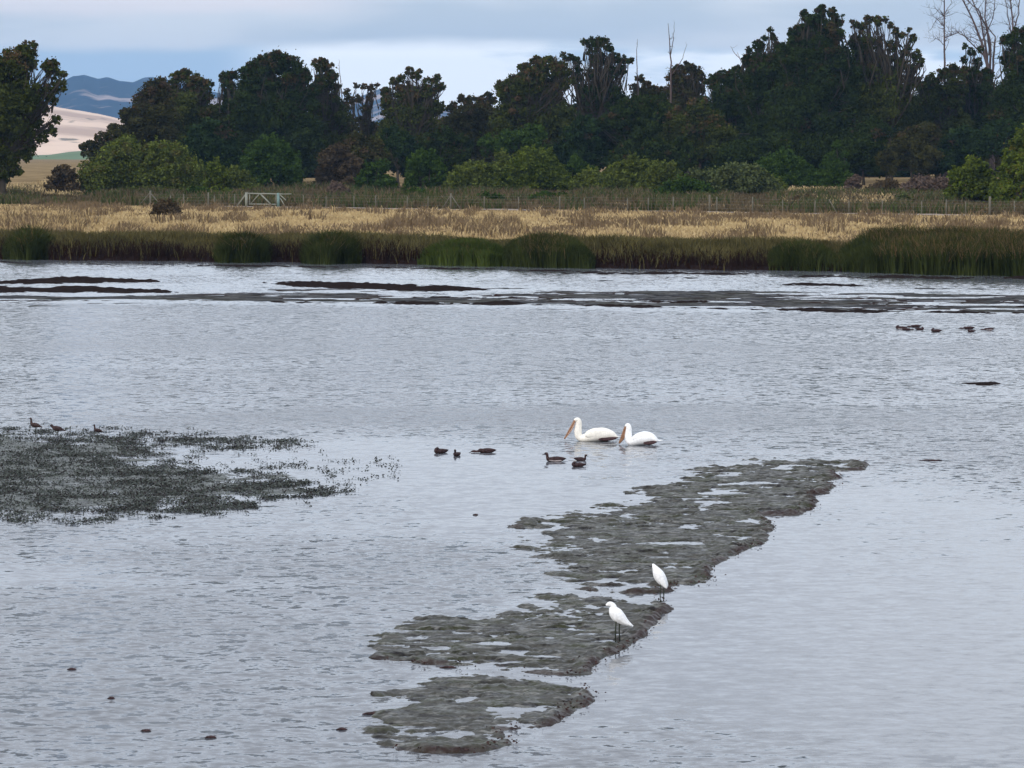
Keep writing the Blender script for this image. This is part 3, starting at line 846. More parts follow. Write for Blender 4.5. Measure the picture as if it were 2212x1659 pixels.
TREES = [
    ([(196, 322, 20), (225, 305, 20), (255, 292, 22), (215, 335, 22), (250, 330, 28)], 505, 'brown_leaf', 'small brown-green tree at the low left tip of the grove', .3, 1),
    ([(318, 222, 30), (340, 190, 26), (296, 258, 34), (330, 260, 46), (285, 300, 36), (340, 310, 40)], 520, 'brown_leaf', 'rusty brown tree sloping down at the left end of the grove', .5, 1),
    ([(380, 170, 17), (402, 166, 16), (425, 178, 18), (448, 182, 14), (370, 195, 20, .8), (395, 205, 22, .7), (420, 222, 34), (392, 250, 46), (440, 262, 44), (410, 310, 50)], 545, 'euc_olive', 'gum with a reddish rounded top, above the large olive bush on the left', .5, 1),
    ([(486, 168, 12, .8), (502, 162, 11, .8), (494, 186, 14, .9), (505, 210, 24), (490, 250, 34), (510, 300, 40)], 560, 'euc_dark', 'narrow rust topped tree beside the big domed dark gum', .4, 1),
    ([(545, 160, 26), (572, 142, 26), (606, 136, 26), (636, 152, 26), (655, 168, 16), (560, 195, 44), (615, 195, 44), (650, 215, 36), (540, 240, 40), (600, 262, 60), (560, 310, 50), (650, 300, 46)], 540, 'euc_dark', 'broad domed dark gum with rusty top left of the thin leaved trees', .3, 1.1),
    ([(690, 140, 14), (704, 144, 15), (716, 165, 13, .8), (700, 178, 20, .8), (726, 192, 12, .7), (690, 215, 36), (715, 240, 36), (700, 290, 50)], 550, 'euc_olive', 'dull olive gum with a small rounded brown head right of the dark dome', .45, 1),
    ([(748, 200, 8, .4), (756, 214, 10, .4), (742, 230, 12, .45), (758, 262, 14, .5), (745, 280, 26)], 570, 'brown_leaf', 'slim thin leaved tree at the left of the blue gap in the skyline', .5, .4),
    ([(770, 184, 7, .45), (786, 188, 8, .45), (803, 190, 9, .45), (815, 184, 5, .3), (800, 208, 9, .35), (775, 214, 9, .3), (792, 236, 11, .35), (778, 258, 9, .3), (800, 282, 22, .8)], 575, 'brown_leaf', 'see-through tree with scattered small tufts in the skyline gap', .6, .4),
    ([(835, 200, 12, .8), (850, 178, 10, .7), (866, 168, 11, .7), (884, 154, 9, .6), (898, 164, 9, .6), (905, 156, 8, .6), (925, 176, 9, .6), (942, 172, 11, .7), (950, 188, 11, .7), (930, 196, 14, .8), (872, 200, 24), (905, 215, 32), (855, 235, 36), (925, 240, 32, .8), (880, 275, 50), (850, 310, 40)], 545, 'euc_olive', 'ragged topped gum with brown outer tufts right of the skyline gap', .4, 1),
    ([(978, 232, 12), (1000, 216, 11), (1018, 214, 10, .6), (1036, 220, 12), (1058, 212, 14), (1010, 245, 26), (1045, 245, 28), (985, 270, 28), (1025, 290, 42)], 560, 'brown_leaf', 'low brownish tree in the dip between the ragged gum and the domed gums', .3, 1),
    ([(1082, 190, 15), (1092, 180, 10), (1110, 172, 14), (1132, 152, 16), (1160, 142, 20), (1188, 140, 20), (1214, 154, 18), (1226, 176, 15), (1150, 175, 30), (1195, 180, 30), (1110, 205, 34), (1170, 225, 50), (1120, 265, 50), (1200, 265, 44)], 535, 'euc_olive', 'broad rusty domed gum left of the layered flat topped tree', .45, 1),
    ([(1216, 120, 8, .7), (1230, 124, 9, .7), (1246, 132, 9, .7), (1252, 150, 9, .6), (1248, 168, 9, .6), (1262, 90, 8, .7), (1280, 92, 12, .8), (1300, 92, 14, .9), (1316, 104, 10, .8), (1282, 118, 13, .7), (1300, 130, 18, .8), (1328, 126, 12, .8), (1345, 130, 10, .8), (1360, 132, 8, .6), (1345, 150, 10, .6), (1318, 158, 16, .7), (1280, 160, 14, .7), (1300, 190, 26, .9), (1275, 215, 30), (1330, 215, 30)], 550, 'euc_dark', 'tall open gum with flat layered clumps standing out against the sky', .3, .8),
    ([(1368, 190, 10, .6), (1382, 170, 9, .5), (1395, 182, 10, .6), (1408, 194, 11, .7), (1390, 210, 24), (1425, 205, 18), (1400, 245, 34)], 565, 'brown_leaf', 'short purplish topped tree beneath the thin bare pole', .5, .9),
    ([(1340, 262, 34), (1375, 238, 38), (1420, 242, 36), (1360, 290, 44), (1420, 290, 50), (1300, 300, 40)], 510, 'euc_dark', 'very dark round tree in front of the middle of the grove', .1, 1.2),
    ([(1452, 160, 14), (1468, 150, 13), (1488, 146, 13), (1506, 154, 13), (1514, 166, 10, .8), (1470, 178, 22), (1500, 186, 24), (1455, 205, 22), (1480, 230, 34)], 555, 'brown_leaf', 'brown rounded tree just right of the forked bare snag', .35, .95),
    ([(1470, 262, 34), (1505, 245, 30), (1535, 272, 34), (1480, 300, 44), (1545, 310, 40)], 505, 'euc_olive', 'olive brown tree with pale slanting limbs behind the grey green bushes', .3, .9),
    ([(1540, 178, 16), (1560, 166, 16), (1580, 170, 17), (1596, 152, 12), (1570, 200, 32), (1600, 205, 32), (1550, 235, 36), (1590, 260, 46), (1600, 305, 50)], 545, 'euc_dark', 'dark green tree stepping up towards the tallest trees', .2, 1.1),
    ([(1618, 108, 8, .7), (1620, 130, 16), (1640, 100, 13), (1652, 82, 8, .8), (1664, 66, 7, .8), (1672, 80, 9), (1684, 100, 12), (1640, 140, 28), (1670, 140, 28), (1640, 185, 44), (1660, 240, 56), (1650, 300, 50)], 535, 'euc_dark', 'dark tree with a narrow reddish tip left of the tallest tree', .4, 1.1),
    ([(1740, 32, 10, .8), (1750, 45, 12, .8), (1776, 18, 10, .8), (1768, 34, 14), (1798, 26, 11, .8), (1810, 42, 13, .8), (1716, 68, 14, .9), (1722, 90, 20), (1700, 108, 18), (1750, 75, 26), (1790, 75, 28), (1730, 125, 42), (1790, 125, 46), (1740, 180, 56), (1800, 190, 56), (1720, 240, 60), (1790, 260, 66), (1750, 310, 60)], 525, 'euc_dark', 'tallest and darkest tree of the grove, rising nearly to the top of the view', .3, 1.2),
    ([(1845, 50, 9, .7), (1862, 56, 9, .7), (1878, 42, 10, .8), (1896, 46, 10, .8), (1912, 42, 7, .6), (1926, 56, 8, .7), (1936, 70, 9, .7), (1950, 76, 8, .7), (1964, 64, 6, .5), (1972, 84, 9, .7), (1860, 90, 22, .8), (1890, 92, 14, .6), (1924, 100, 13, .7), (1958, 110, 11, .7), (1978, 118, 11, .7), (1986, 134, 10, .7), (1972, 148, 10, .7), (1948, 138, 14, .7), (1870, 130, 38), (1915, 140, 26, .9), (1890, 180, 50), (1940, 205, 38), (1880, 240, 60)], 530, 'euc_olive', 'wide open topped gum with reddish outer clumps right of the tallest tree', .5, .9),
    ([(1985, 180, 14), (2010, 172, 14), (2036, 158, 13), (2056, 150, 14), (2075, 158, 14), (2000, 205, 32), (2050, 195, 34), (1970, 245, 40), (2030, 255, 50), (2060, 300, 50), (1980, 305, 50)], 545, 'euc_olive', 'olive tree in the dip before the bare branched snag', .35, 1),
    ([(2086, 100, 8, .5), (2098, 112, 9, .6), (2080, 130, 8, .5), (2118, 108, 8, .5), (2112, 134, 10, .6), (2098, 155, 16, .8), (2130, 160, 16, .9), (2110, 190, 34), (2140, 205, 30), (2100, 250, 46), (2140, 290, 50)], 550, 'euc_dark', 'dark tree with small reddish tufts below the many stemmed bare tree', .4, .9),
    ([(2180, 90, 18), (2205, 76, 18), (2235, 80, 24), (2178, 125, 16), (2205, 125, 30), (2195, 170, 34), (2240, 150, 44), (2190, 215, 44), (2185, 265, 50), (2240, 240, 60)], 530, 'euc_dark', 'dark wall of foliage at the right edge, behind the yellow green bushes', .3, 1.1),
    # second rank: darker trees whose crowns fill in low down
    ([(455, 300, 40), (430, 330, 36), (480, 330, 36), (455, 345, 30)], 500, 'euc_teal', 'low dark evergreen between the large olive bush and the dark green bush', .05, 1.1),
    ([(770, 318, 30), (745, 335, 28), (800, 330, 30), (770, 350, 30)], 490, 'brown_leaf', 'brownish low tree below the skyline gap', .2, 1),
    ([(860, 312, 26), (845, 290, 20), (880, 325, 30)], 505, 'euc_teal', 'small bluish evergreen below the ragged gum', .0, 1.1),
    ([(955, 305, 30), (985, 318, 34), (930, 320, 30), (960, 345, 34)], 510, 'euc_dark', 'dark low tree below the dip of the skyline', .1, 1.1),
    ([(1120, 312, 30), (1090, 305, 26), (1060, 312, 24), (1150, 300, 30)], 500, 'bush_green', 'mid green low tree behind the rounded yellow green bush', .0, 1.1),
    ([(1250, 300, 36), (1235, 330, 36), (1275, 335, 36), (1265, 275, 26)], 505, 'euc_teal', 'bluish dark tree right behind the rounded yellow green bush', .05, 1.1),
    ([(1410, 335, 36), (1350, 340, 34), (1470, 335, 36)], 495, 'euc_dark', 'dark understorey tree behind the pale green bushes', .1, 1.1),
    ([(1665, 325, 40), (1610, 340, 36), (1580, 345, 36)], 498, 'euc_dark', 'black green understorey tree behind the paired round bushes', .05, 1.1),
    ([(1850, 330, 40), (1880, 300, 40), (1830, 355, 26), (1900, 345, 34)], 505, 'euc_dark', 'dark hollow tree above the pale grass gap', .05, 1.2),
    ([(1960, 312, 36), (1930, 345, 30), (1990, 340, 36), (2000, 300, 30)], 498, 'brown_leaf', 'grey brown tree behind the mauve brush mounds', .1, 1),
    ([(2060, 330, 36), (2030, 350, 28), (2090, 320, 40), (2075, 300, 30)], 500, 'euc_teal', 'bluish dark tree left of the yellow green bushes at the right', .05, 1.1),
    ([(2160, 300, 40), (2120, 310, 36), (2200, 310, 40)], 500, 'euc_teal', 'dark evergreen looming over the yellow green bushes at the right', .05, 1.1),
]
for lb, Yd, mt, lab, ru, de in TREES:
    tree(lb, Yd, mt, lab, ru, de)

# rear rank: closes the grove low down, never above its skyline
rear = [(330, 300, 50), (420, 285, 52), (520, 270, 56), (610, 255, 60), (700, 290, 56), (790, 318, 36), (870, 300, 56), (960, 300, 50), (1050, 300, 56), (1140, 265, 60), (1240, 262, 60), (1340, 250, 60),
        (1440, 255, 60), (1540, 262, 60), (1640, 225, 64), (1740, 200, 70), (1840, 210, 70), (1940, 240, 66), (2040, 250, 60), (2140, 240, 64), (2230, 220, 64)]
where = ['at its low left end', 'behind the reddish rounded gum', 'behind the narrow rust topped tree', 'behind the domed dark gum', 'behind the small brown headed gum', 'behind the see-through trees',
         'behind the ragged gum', 'behind the low brownish tree', 'left of the broad rusty dome', 'behind the broad rusty dome', 'behind the layered flat topped tree', 'behind the very dark round tree',
         'behind the forked bare snag', 'behind the stepping dark tree', 'behind the narrow reddish tip', 'behind the tallest tree', 'behind the open topped gum', 'behind the dip before the snag',
         'behind the bare branched snag', 'behind the many stemmed bare tree', 'at the right edge']
for (u, v, r), wh in zip(rear, where):
    rr = random.Random(u)
    lb = [(u + rr.uniform(-.5, .5) * r, v + rr.uniform(-.2, .5) * r, r * rr.uniform(.5, .75)) for _ in range(5)] + [(u + rr.uniform(-.6, .6) * r, 335 + rr.uniform(-20, 20), r * .75) for _ in range(4)]
    tree(lb, 600 + rr.uniform(-8, 8), rr.choice(['euc_dark', 'euc_teal', 'euc_dark', 'brown_leaf']), 'shadowy tree in the rear rank of the grove, ' + wh, .12, .9, 0.34, 'rear trees of the grove')


# ---- bare snags
def snag(label, stems, Yd, seed, twigs=14, tl=1.0, base_v=None):
    rng = np.random.default_rng(seed)
    ppm = F / Yd
    u0 = stems[0][0][0]
    bx = (u0 - CX) / ppm
    bz = float(H(bx, Yd))
    root = empty('dead_tree', (bx, Yd, bz), label, 'dead tree', 'bare dead trees above the grove')
    base = np.array([bx, Yd, bz])
    for si, st in enumerate(stems):
        g = g2 = Geo()
        pts = [P(p[0], p[1], Yd + (0.6 * si)) for p in st]
        rad = [p[2] for p in st]
        if si == 0:
            pts = [base - (0, 0, .3)] + pts; rad = [rad[0] * 1.6] + rad
        dense, dr = [], []
        for i in range(len(pts) - 1):
            for s in np.linspace(0, 1, 4, endpoint=False):
                q = pts[i] + (pts[i + 1] - pts[i]) * s + rng.normal(size=3) * 0.05
                dense.append(q); dr.append(rad[i] + (rad[i + 1] - rad[i]) * s)
        dense.append(pts[-1]); dr.append(rad[-1])
        (g if si == 0 else g2).tube([q - base for q in dense], dr, 6)
        n = twigs if si == 0 else twigs // 2
        for _ in range(n):
            k = rng.integers(max(1, int(len(dense) * (.55 if si == 0 else .2))), len(dense))
            d = rng.normal(size=3); d[2] = abs(d[2]) * .9 + .35; d /= np.linalg.norm(d)
            L = tl * rng.uniform(.6, 2.0)
            e = dense[k] + d * L
            tw = bent(dense[k], e, rng, 4, .12)
            r0 = min(dr[k] * .6, .06)
            g2.tube([q - base for q in tw], [r0, r0 * .7, r0 * .45, .012], 4)
            for _ in range(2):
                e2 = tw[2] + (d + rng.normal(size=3) * .7) * L * .45
                g2.tube([tw[2] - base, (tw[2] + e2) / 2 - base, e2 - base], [r0 * .45, r0 * .3, .01], 3)
        g.build('trunk' if si == 0 else 'limb', M['deadwood'], root)


snag('tall thin bare snag with a forked tip and one side branch',
     [[(1447, 260, .17), (1449, 180, .14), (1450, 120, .10), (1443, 50, .03)], [(1450, 120, .07), (1454, 85, .05), (1457, 48, .02)], [(1451, 163, .07), (1470, 135, .05), (1484, 96, .02)]], 540, 3, 5, .5)
snag('single thin bare pole left of the forked snag', [[(1379, 260, .11), (1378, 190, .09), (1376, 130, .06), (1377, 84, .02)]], 556, 5, 3, .4)
snag('faint bare stick above the thin leaved trees', [[(742, 260, .09), (738, 190, .07), (733, 150, .04), (732, 128, .02)]], 585, 6, 3, .5)
snag('short leaning bare stick left of the tallest trees', [[(1640, 250, .12), (1615, 150, .08), (1590, 118, .05), (1578, 100, .02)], [(1600, 128, .04), (1592, 112, .02)]], 560, 8, 3, .4)
snag('bare tree with a long arching limb and fine twigs drooping to its left',
     [[(2041, 290, .24), (2041, 180, .18), (2040, 90, .13), (2040, -20, .08), (2048, -60, .04)], [(2041, 60, .08), (2025, 42, .05), (2008, 66, .02)], [(2040, 82, .09), (2070, 70, .07), (2105, 92, .05)],
      [(2041, 40, .06), (2030, 20, .04), (2012, 35, .02)], [(2041, 100, .06), (2024, 82, .04), (2008, 92, .015)], [(2041, 30, .06), (2055, 5, .03), (2058, -20, .02)]], 556, 9, 34, 1.3)
snag('large many stemmed bare tree reaching above the top of the view',
     [[(2142, 260, .30), (2135, 150, .26), (2120, 90, .20), (2100, 40, .14), (2070, -20, .08)], [(2135, 150, .2), (2128, 90, .15), (2118, 40, .11), (2090, -25, .06)], [(2138, 150, .2), (2140, 95, .15), (2128, 40, .10), (2130, -25, .06)],
      [(2138, 120, .18), (2132, 60, .12), (2112, 20, .09), (2082, -5, .05)], [(2142, 180, .22), (2148, 110, .15), (2150, 80, .1), (2120, 40, .05)], [(2140, 170, .2), (2125, 120, .14), (2100, 95, .09), (2075, 70, .05), (2050, 68, .03)],
      [(2122, 90, .1), (2145, 40, .07), (2152, -20, .04)]], 562, 10, 30, 1.3)
snag('bare stems rising beside the dark foliage at the right edge',
     [[(2188, 250, .26), (2186, 130, .2), (2188, 60, .15), (2180, -20, .08)], [(2188, 70, .13), (2200, 30, .09), (2205, -20, .05)], [(2186, 80, .1), (2176, 30, .07), (2168, -20, .04)]], 560, 12, 26, 1.1)


# ---- shrubs
def bush(u0, u1, vt, vb, Yd, mat, label, leaf=0.16, dens=1.0, rust=0.0, name='bush', group='bushes before the grove', peaks=None, cat='bush', n=None):
    rng = np.random.default_rng(int(u0 * 3 + vt + Yd))
    ppm = F / Yd
    x0, x1 = (u0 - CX) / ppm, (u1 - CX) / ppm
    zt, zb = P(0, vt, Yd)[2], P(0, vb, Yd)[2]
    cx, hw = (x0 + x1) / 2, (x1 - x0) / 2
    gz = float(H(cx, Yd))
    h = zt - gz
    root = empty(name, (cx, Yd, gz), label, cat, group)
    g, acc = Geo(), []
    n = n or int(26 + hw * h * 0.95)
    for i in range(n):
        a = rng.uniform(-1, 1); q = rng.uniform(0.0, 1.0) ** (.5 if i % 2 else 1.6)
        r = min(h, hw) * rng.uniform(.16, .38)
        env = math.sqrt(max(0.0, 1 - abs(a) ** 2.2))
        env *= 0.72 + 0.36 * float(fbm(np.array([a * 1.6 + u0]), np.array([u0 * .7]), 7, 2)[0])
        if peaks: env *= np.interp((a + 1) / 2, *peaks)
        c = np.array([a * (hw - r * .8), rng.uniform(-.5, .5) * min(hw, h) * 1.0, max(r * .55, (h * env - r * .9) * q)])
        lobe_leaves(acc, c, r, rng, leaf, dens * (leaf / .16) * 0.62, rust, 0.9)
        s = np.array([a * hw * .25, 0, 0])
        g.tube(bent(s - (0, 0, .2), c, rng, 5, .1), [.09, .07, .05, .035, .02], 5)
        for _ in range(3):   # sprays that break the outline
            d = rng.normal(size=3); d[2] = abs(d[2]) + .3; d /= np.linalg.norm(d)
            e = c + d * r * rng.uniform(1.05, 1.35)
            k = 14
            p = c + (e - c) * np.linspace(.6, 1, k)[:, None] + rng.normal(size=(k, 3)) * .12
            add_leaves(acc, p, leaf, rng.random(k), 0.0, rng)
    g.build('stems', M['bark'] if mat not in ('bush_dead', 'brush_mauve') else M['deadwood'], root)
    leaves_mesh('foliage', acc, M[mat], root)
    return root


BUSH = [
    (180, 450, 279, 392, 455, 'bush_olive', 'widest olive green dome bush at the left before the grove', .5),
    (436, 500, 328, 398, 440, 'bush_lime', 'small yellow green bush touching the right side of the widest olive bush', 0),
    (100, 178, 348, 388, 450, 'bush_dead', 'low dull olive scrub left of the widest olive bush', 0),
    (512, 664, 281, 384, 470, 'bush_green', 'large deep green rounded bush behind the metal gate', 0),
    (676, 790, 297, 388, 478, 'bush_dead', 'brown green bush between the two deep green bushes', 0),
    (766, 858, 333, 397, 450, 'bush_green', 'small dark green rounded bush left of centre', 0),
    (872, 974, 310, 400, 450, 'bush_green', 'dark green dome bush left of the yellow green bushes', 0),
    (960, 1090, 335, 400, 445, 'bush_olive', 'low pale olive bush sloping up to the yellow green dome', 0),
    (1040, 1150, 310, 380, 462, 'bush_olive', 'olive shoulder bush behind the yellow green dome', 0),
    (1076, 1234, 301, 403, 448, 'bush_lime', 'tall yellow green dome bush with a dark hollow at the centre', 0),
    (1215, 1292, 316, 400, 452, 'bush_green', 'dark green bush at the right side of the yellow green dome', 0),
    (1288, 1464, 330, 410, 440, 'bush_olive', 'pale green spreading bush right of centre', 0),
    (470, 560, 352, 392, 455, 'bush_olive', 'low olive bush between the yellow green bush and the large deep green bush', 0),
    (1232, 1330, 352, 402, 446, 'bush_olive', 'low olive bush joining the yellow green dome to the pale green bush', 0),
    (1370, 1490, 346, 404, 436, 'bush_olive', 'second pale green bush behind the dark low bush at the fence', 0),
    (1590, 1700, 362, 410, 432, 'bush_olive', 'low olive bush at the right foot of the wide grey green bush', 0),
    (1410, 1545, 376, 444, 402, 'bush_green', 'dark low bush hanging over the fence', 0),
    (1440, 1685, 342, 428, 425, 'bush_grey', 'wide grey green bush left of the pale grass gap', 0),
    (1540, 1640, 335, 400, 445, 'bush_grey', 'higher grey green bush behind the wide grey green bush', 0),
    (1618, 1776, 309, 388, 462, 'bush_green', 'green bush with a rounded top left of the upright bush', 0),
    (1764, 1842, 305, 391, 460, 'bush_green', 'upright deep green bush beside the pale grass gap', 0),
    (2040, 2160, 316, 448, 372, 'bush_lime', 'yellow green bush with a round top at the right', 0),
    (2140, 2290, 284, 452, 366, 'bush_lime', 'largest yellow green bush cut by the right edge', .3),
    (2155, 2240, 330, 452, 358, 'bush_lime', 'yellowish lower bush at the foot of the right edge', .5),
]
for (a, b, c, d, Yd, mt, lab, ru) in BUSH:
    bush(a, b, c, d, Yd, mt, lab, rust=ru * .3)
SCRUB = [
    (185, 222, 404, 427, 406, 'bush_green', 'small dark bush at the left beyond the fence line'),
    (390, 470, 400, 436, 402, 'bush_green', 'dark low bush left of the metal gate'),
    (850, 960, 404, 440, 396, 'bush_green', 'green low bush behind the middle of the fence'),
    (1026, 1088, 412, 439, 392, 'bush_green', 'small green bush right of the braced fence post'),
    (1140, 1234, 410, 444, 388, 'bush_green', 'flat green bush against the fence, centre'),
    (1702, 1776, 420, 450, 372, 'bush_dead', 'dark brown low bush against the fence at the right'),
    (1822, 1864, 368, 396, 440, 'brush_mauve', 'small mauve brush mound under the upright bush'),
    (1950, 2066, 362, 424, 412, 'brush_mauve', 'broad mauve brown brush mound left of the yellow green bushes'),
    (1870, 1950, 380, 408, 428, 'bush_dead', 'low grey brown brush in the pale grass gap'),
    (1930, 1972, 418, 462, 352, 'bush_grey', 'lone upright grey green shrub standing before the fence'),
    (700, 760, 390, 412, 420, 'brush_mauve', 'low brown brush right behind the metal gate'),
]
for (a, b, c, d, Yd, mt, lab) in SCRUB:
    bush(a, b, c, d, Yd, mt, lab, leaf=.12, group='low scrub along the fence', name='shrub', cat='shrub')
bush(328, 392, 422, 468, 306, 'bush_dead', 'round dead brown bush alone on the dry grass before the fence', leaf=.09, group=None, name='dead_bush', n=34)


# ------------------------------------------------------------------ fence and gate
def Lp(u):
    k = (u - CX) / F
    # X = k*Y on the fence line
    s = (FB[1] - FA[1]) / (FB[0] - FA[0])
    Yl = (FA[1] - s * FA[0]) / (1 - s * k)
    return k * Yl, Yl


def fence(label, posts, braces, ends):
    ux, uy = Lp(posts[0][0])
    z0 = float(H(ux, uy))
    root = empty('wire_fence', (ux, uy, z0), label, 'fence', 'wire fences along the levee')
    base = np.array([ux, uy, z0])
    tops = []
    for (u, h, r) in posts:
        x, y = Lp(u); z = float(H(x, y))
        g = Geo()
        g.tube([(x - ux, y - uy, z - z0 - .2), (x - ux, y - uy, z - z0 + h * .5), (x - ux, y - uy, z - z0 + h)], [r * 1.08, r, r * .96], 8)
        g.build('post', M['post'], root)
        tops.append((x, y, z))
    for (u, du, h) in braces:
        x, y = Lp(u); x2, y2 = Lp(u + du)
        g = Geo()
        g.tube([(x - ux, y - uy, H(x, y) + h - z0), (x2 - ux, y2 - uy, H(x2, y2) - z0)], .045, 6)
        g.build('brace', M['post'], root)
    g = Geo()
    e0, e1 = ends
    us = np.linspace(e0, e1, 40)
    for hh in (.35, .7, 1.0, 1.25):
        pts = []
        for u in us:
            x, y = Lp(u); pts.append((x - ux, y - uy, float(H(x, y)) - z0 + hh))
        g.tube(pts, .008, 3)
    g.build('wire', M['wire'], root)


fence('wire and post fence left of the metal gate with a braced corner post', [(326, 1.65, .10), (369, 1.2, .05), (398, 1.35, .045), (451, 1.5, .085), (464, 1.2, .04), (508, 1.3, .05)],
      [(326, -26, 1.5), (326, 26, 1.4), (530, -20, 1.25)], (300, 522))
posts = [(656, 1.2, .05), (705, 1.15, .045), (765, 1.2, .05), (812, 1.3, .05), (880, 1.2, .045), (925, 1.2, .045), (974, 1.6, .09), (1046, 1.3, .05), (1120, 1.2, .045), (1209, 1.35, .06), (1262, 1.2, .045), 
         (1355, 1.2, .045), (1400, 1.3, .05), (1454, 1.4, .065), (1532, 1.6, .075), (1548, 1.4, .06), (1625, 1.5, .06), (1690, 1.2, .045), (1760, 1.2, .05), (1833, 1.2, .05), (1905, 1.2, .05), (1990, 1.2, .05), (2043, 1.35, .06), (2085, 1.2, .05), (2137, 1.7, .11), (2190, 1.3, .05)]
fence('long wire fence right of the metal gate running to the right edge', posts, [(974, 22, 1.45), (974, -20, 1.4), (1790, 18, 1.3)], (622, 2260))

# gate
gx, gy = Lp(533); hx, hy = Lp(603)
gz = float(H(gx, gy))
gate = empty('gate', (gx, gy, gz), 'pale grey green metal farm gate with a cross braced frame', 'gate')
dxy = np.array([hx - gx, hy - gy])
def gp(s, z): return (dxy[0] * s, dxy[1] * s, z)
for nm, s, hgt, rr, mt in (('gate_post', 0.0, 1.45, .14, 'metal'), ('gate_post', 0.985, 1.42, .13, 'teal')):
    g = Geo(); g.tube([gp(s, -.2), gp(s, hgt)], rr, 8); g.build(nm, M[mt], gate)
g = Geo(); g.tube([gp(-.02, 1.36), gp(1.12, 1.32)], .06, 6); g.tube([gp(1.12, 1.32), gp(1.38, 1.34)], .04, 6); g.build('top_rail', M['metal'], gate)
g = Geo(); g.tube([gp(.08, .28), gp(.93, .27)], .06, 6); g.build('bottom_rail', M['metal'], gate)
g = Geo(); g.tube([gp(.14, .32), gp(.40, 1.30)], .05, 6); g.build('brace', M['metal'], gate)
g = Geo(); g.tube([gp(.44, 1.30), gp(.74, .32)], .07, 6); g.build('brace', M['metal'], gate)
for s_ in (.92, .10):
    g = Geo(); g.tube([gp(s_, .30), gp(s_, 1.3)], .045, 6); g.build('stile', M['metal'], gate)
g = Geo(); g.tube([gp(-.02, 1.25), gp(-.30, .0)], .06, 6); g.build('stay', M['metal'], gate)
g = Geo(); g.tube([gp(1.03, 1.25), gp(1.22, .7)], .05, 6); g.tube([gp(1.05, .9), gp(1.2, .0)], .045, 6); g.build('stay', M['metal'], gate)

# lone marker post up the slope behind the fence
x, y = (1306 - CX) / F * 440, 440
g = Geo(); g.tube([(0, 0, -.2), (0, 0, 1.6)], .06, 8); g.box(-.08, .08, -.08, .08, 1.6, 1.66)
tag(g.build('marker_post', M['post'], loc=(x, y, float(H(x, y)))), 'short pale marker post among the bushes just beyond the fence, right of centre', 'post')


# ------------------------------------------------------------------ grass, reeds (nobody could count them)
def blades(name, X, Y, Z, h, wd, mat, rng, lean=.25, tint=None, rust=None, tips=False):
    n = len(X)
    a = rng.uniform(0, 2 * math.pi, n)
    ln = rng.normal(size=(n, 2)) * lean
    b = np.stack([X, Y, Z], -1)
    side = np.stack([np.cos(a), np.sin(a), 0 * a], -1) * (wd * (0.6 + .8 * rng.random(n)))[:, None] * .5
    mid = b + np.stack([ln[:, 0] * h * .35, ln[:, 1] * h * .35, h * rng.uniform(.45, .85, n)], -1)
    top = b + np.stack([ln[:, 0] * h, ln[:, 1] * h, h], -1)
    V = np.stack([b - side, b + side, mid + side * .8, top + side * .15, top - side * .15, mid - side * .8], 1).reshape(-1, 3)
    k = np.arange(n)[:, None] * 6
    Q = np.concatenate([k + np.array([[0, 1, 2, 5]]), k + np.array([[5, 2, 3, 4]])], 1).reshape(-1, 4)
    tt = rng.random(n) if tint is None else tint
    rr = np.zeros(n) if rust is None else rust
    me = mesh_np(name, V, Q, mat, {'tint': ('FACE', np.repeat(tt, 2)), 'rust': ('FACE', np.stack([rr * (0 if tips else 1), rr], 1).ravel())})
    return link(name, me)


M['reed_brown'] = leaf_mat('brown olive sedge', (0.034, 0.031, 0.012), (0.150, 0.130, 0.055), (0.020, 0.011, 0.009), .1)
M['reed_green'] = leaf_mat('green tule reeds', (0.014, 0.020, 0.006), (0.062, 0.074, 0.022), (0.12, 0.082, 0.04), .1)
M['reed_bright'] = leaf_mat('fresh green sedge', (0.024, 0.038, 0.008), (0.080, 0.105, 0.026), (0.09, 0.07, 0.03), .1)
M['straw'] = leaf_mat('dry straw grass', (0.235, 0.17, 0.088), (0.50, 0.385, 0.205), (0.155, 0.112, 0.068), .1)
M['weeds'] = leaf_mat('mixed brown weeds', (0.052, 0.042, 0.024), (0.150, 0.116, 0.070), (0.048, 0.062, 0.020), .1)

rng = np.random.default_rng(5)
# sedge along the whole shore
n = 110000
X = rng.uniform(-60, 60, n)
tb = rng.uniform(-.2, 17, n)
Y = bankY(X) + tb
sz = (0.30 + 0.36 * fbm(X * .5, Y * .35, 80) + .30 * sstep(fbm(X * .22, Y * .1, 84, 3), .42, .6)) * np.interp(tb, [0, 3, 12, 17], [.95, 1.05, .9, .5]) * (0.75 + .5 * rng.random(n))
tag(blades('shore_sedge', X, Y, H(X, Y), sz, .05 + 0 * X, M['reed_brown'], rng, .3, np.clip(fbm(X * .6, Y * .3, 81) * .9 + rng.normal(size=n) * .2 - .1, 0, 1), (rng.random(n) < np.interp(tb, [0, 2.5, 5], [.95, .35, .0])).astype(float)),
    'brown olive sedge lining the whole far shore', 'sedge', kind='stuff')


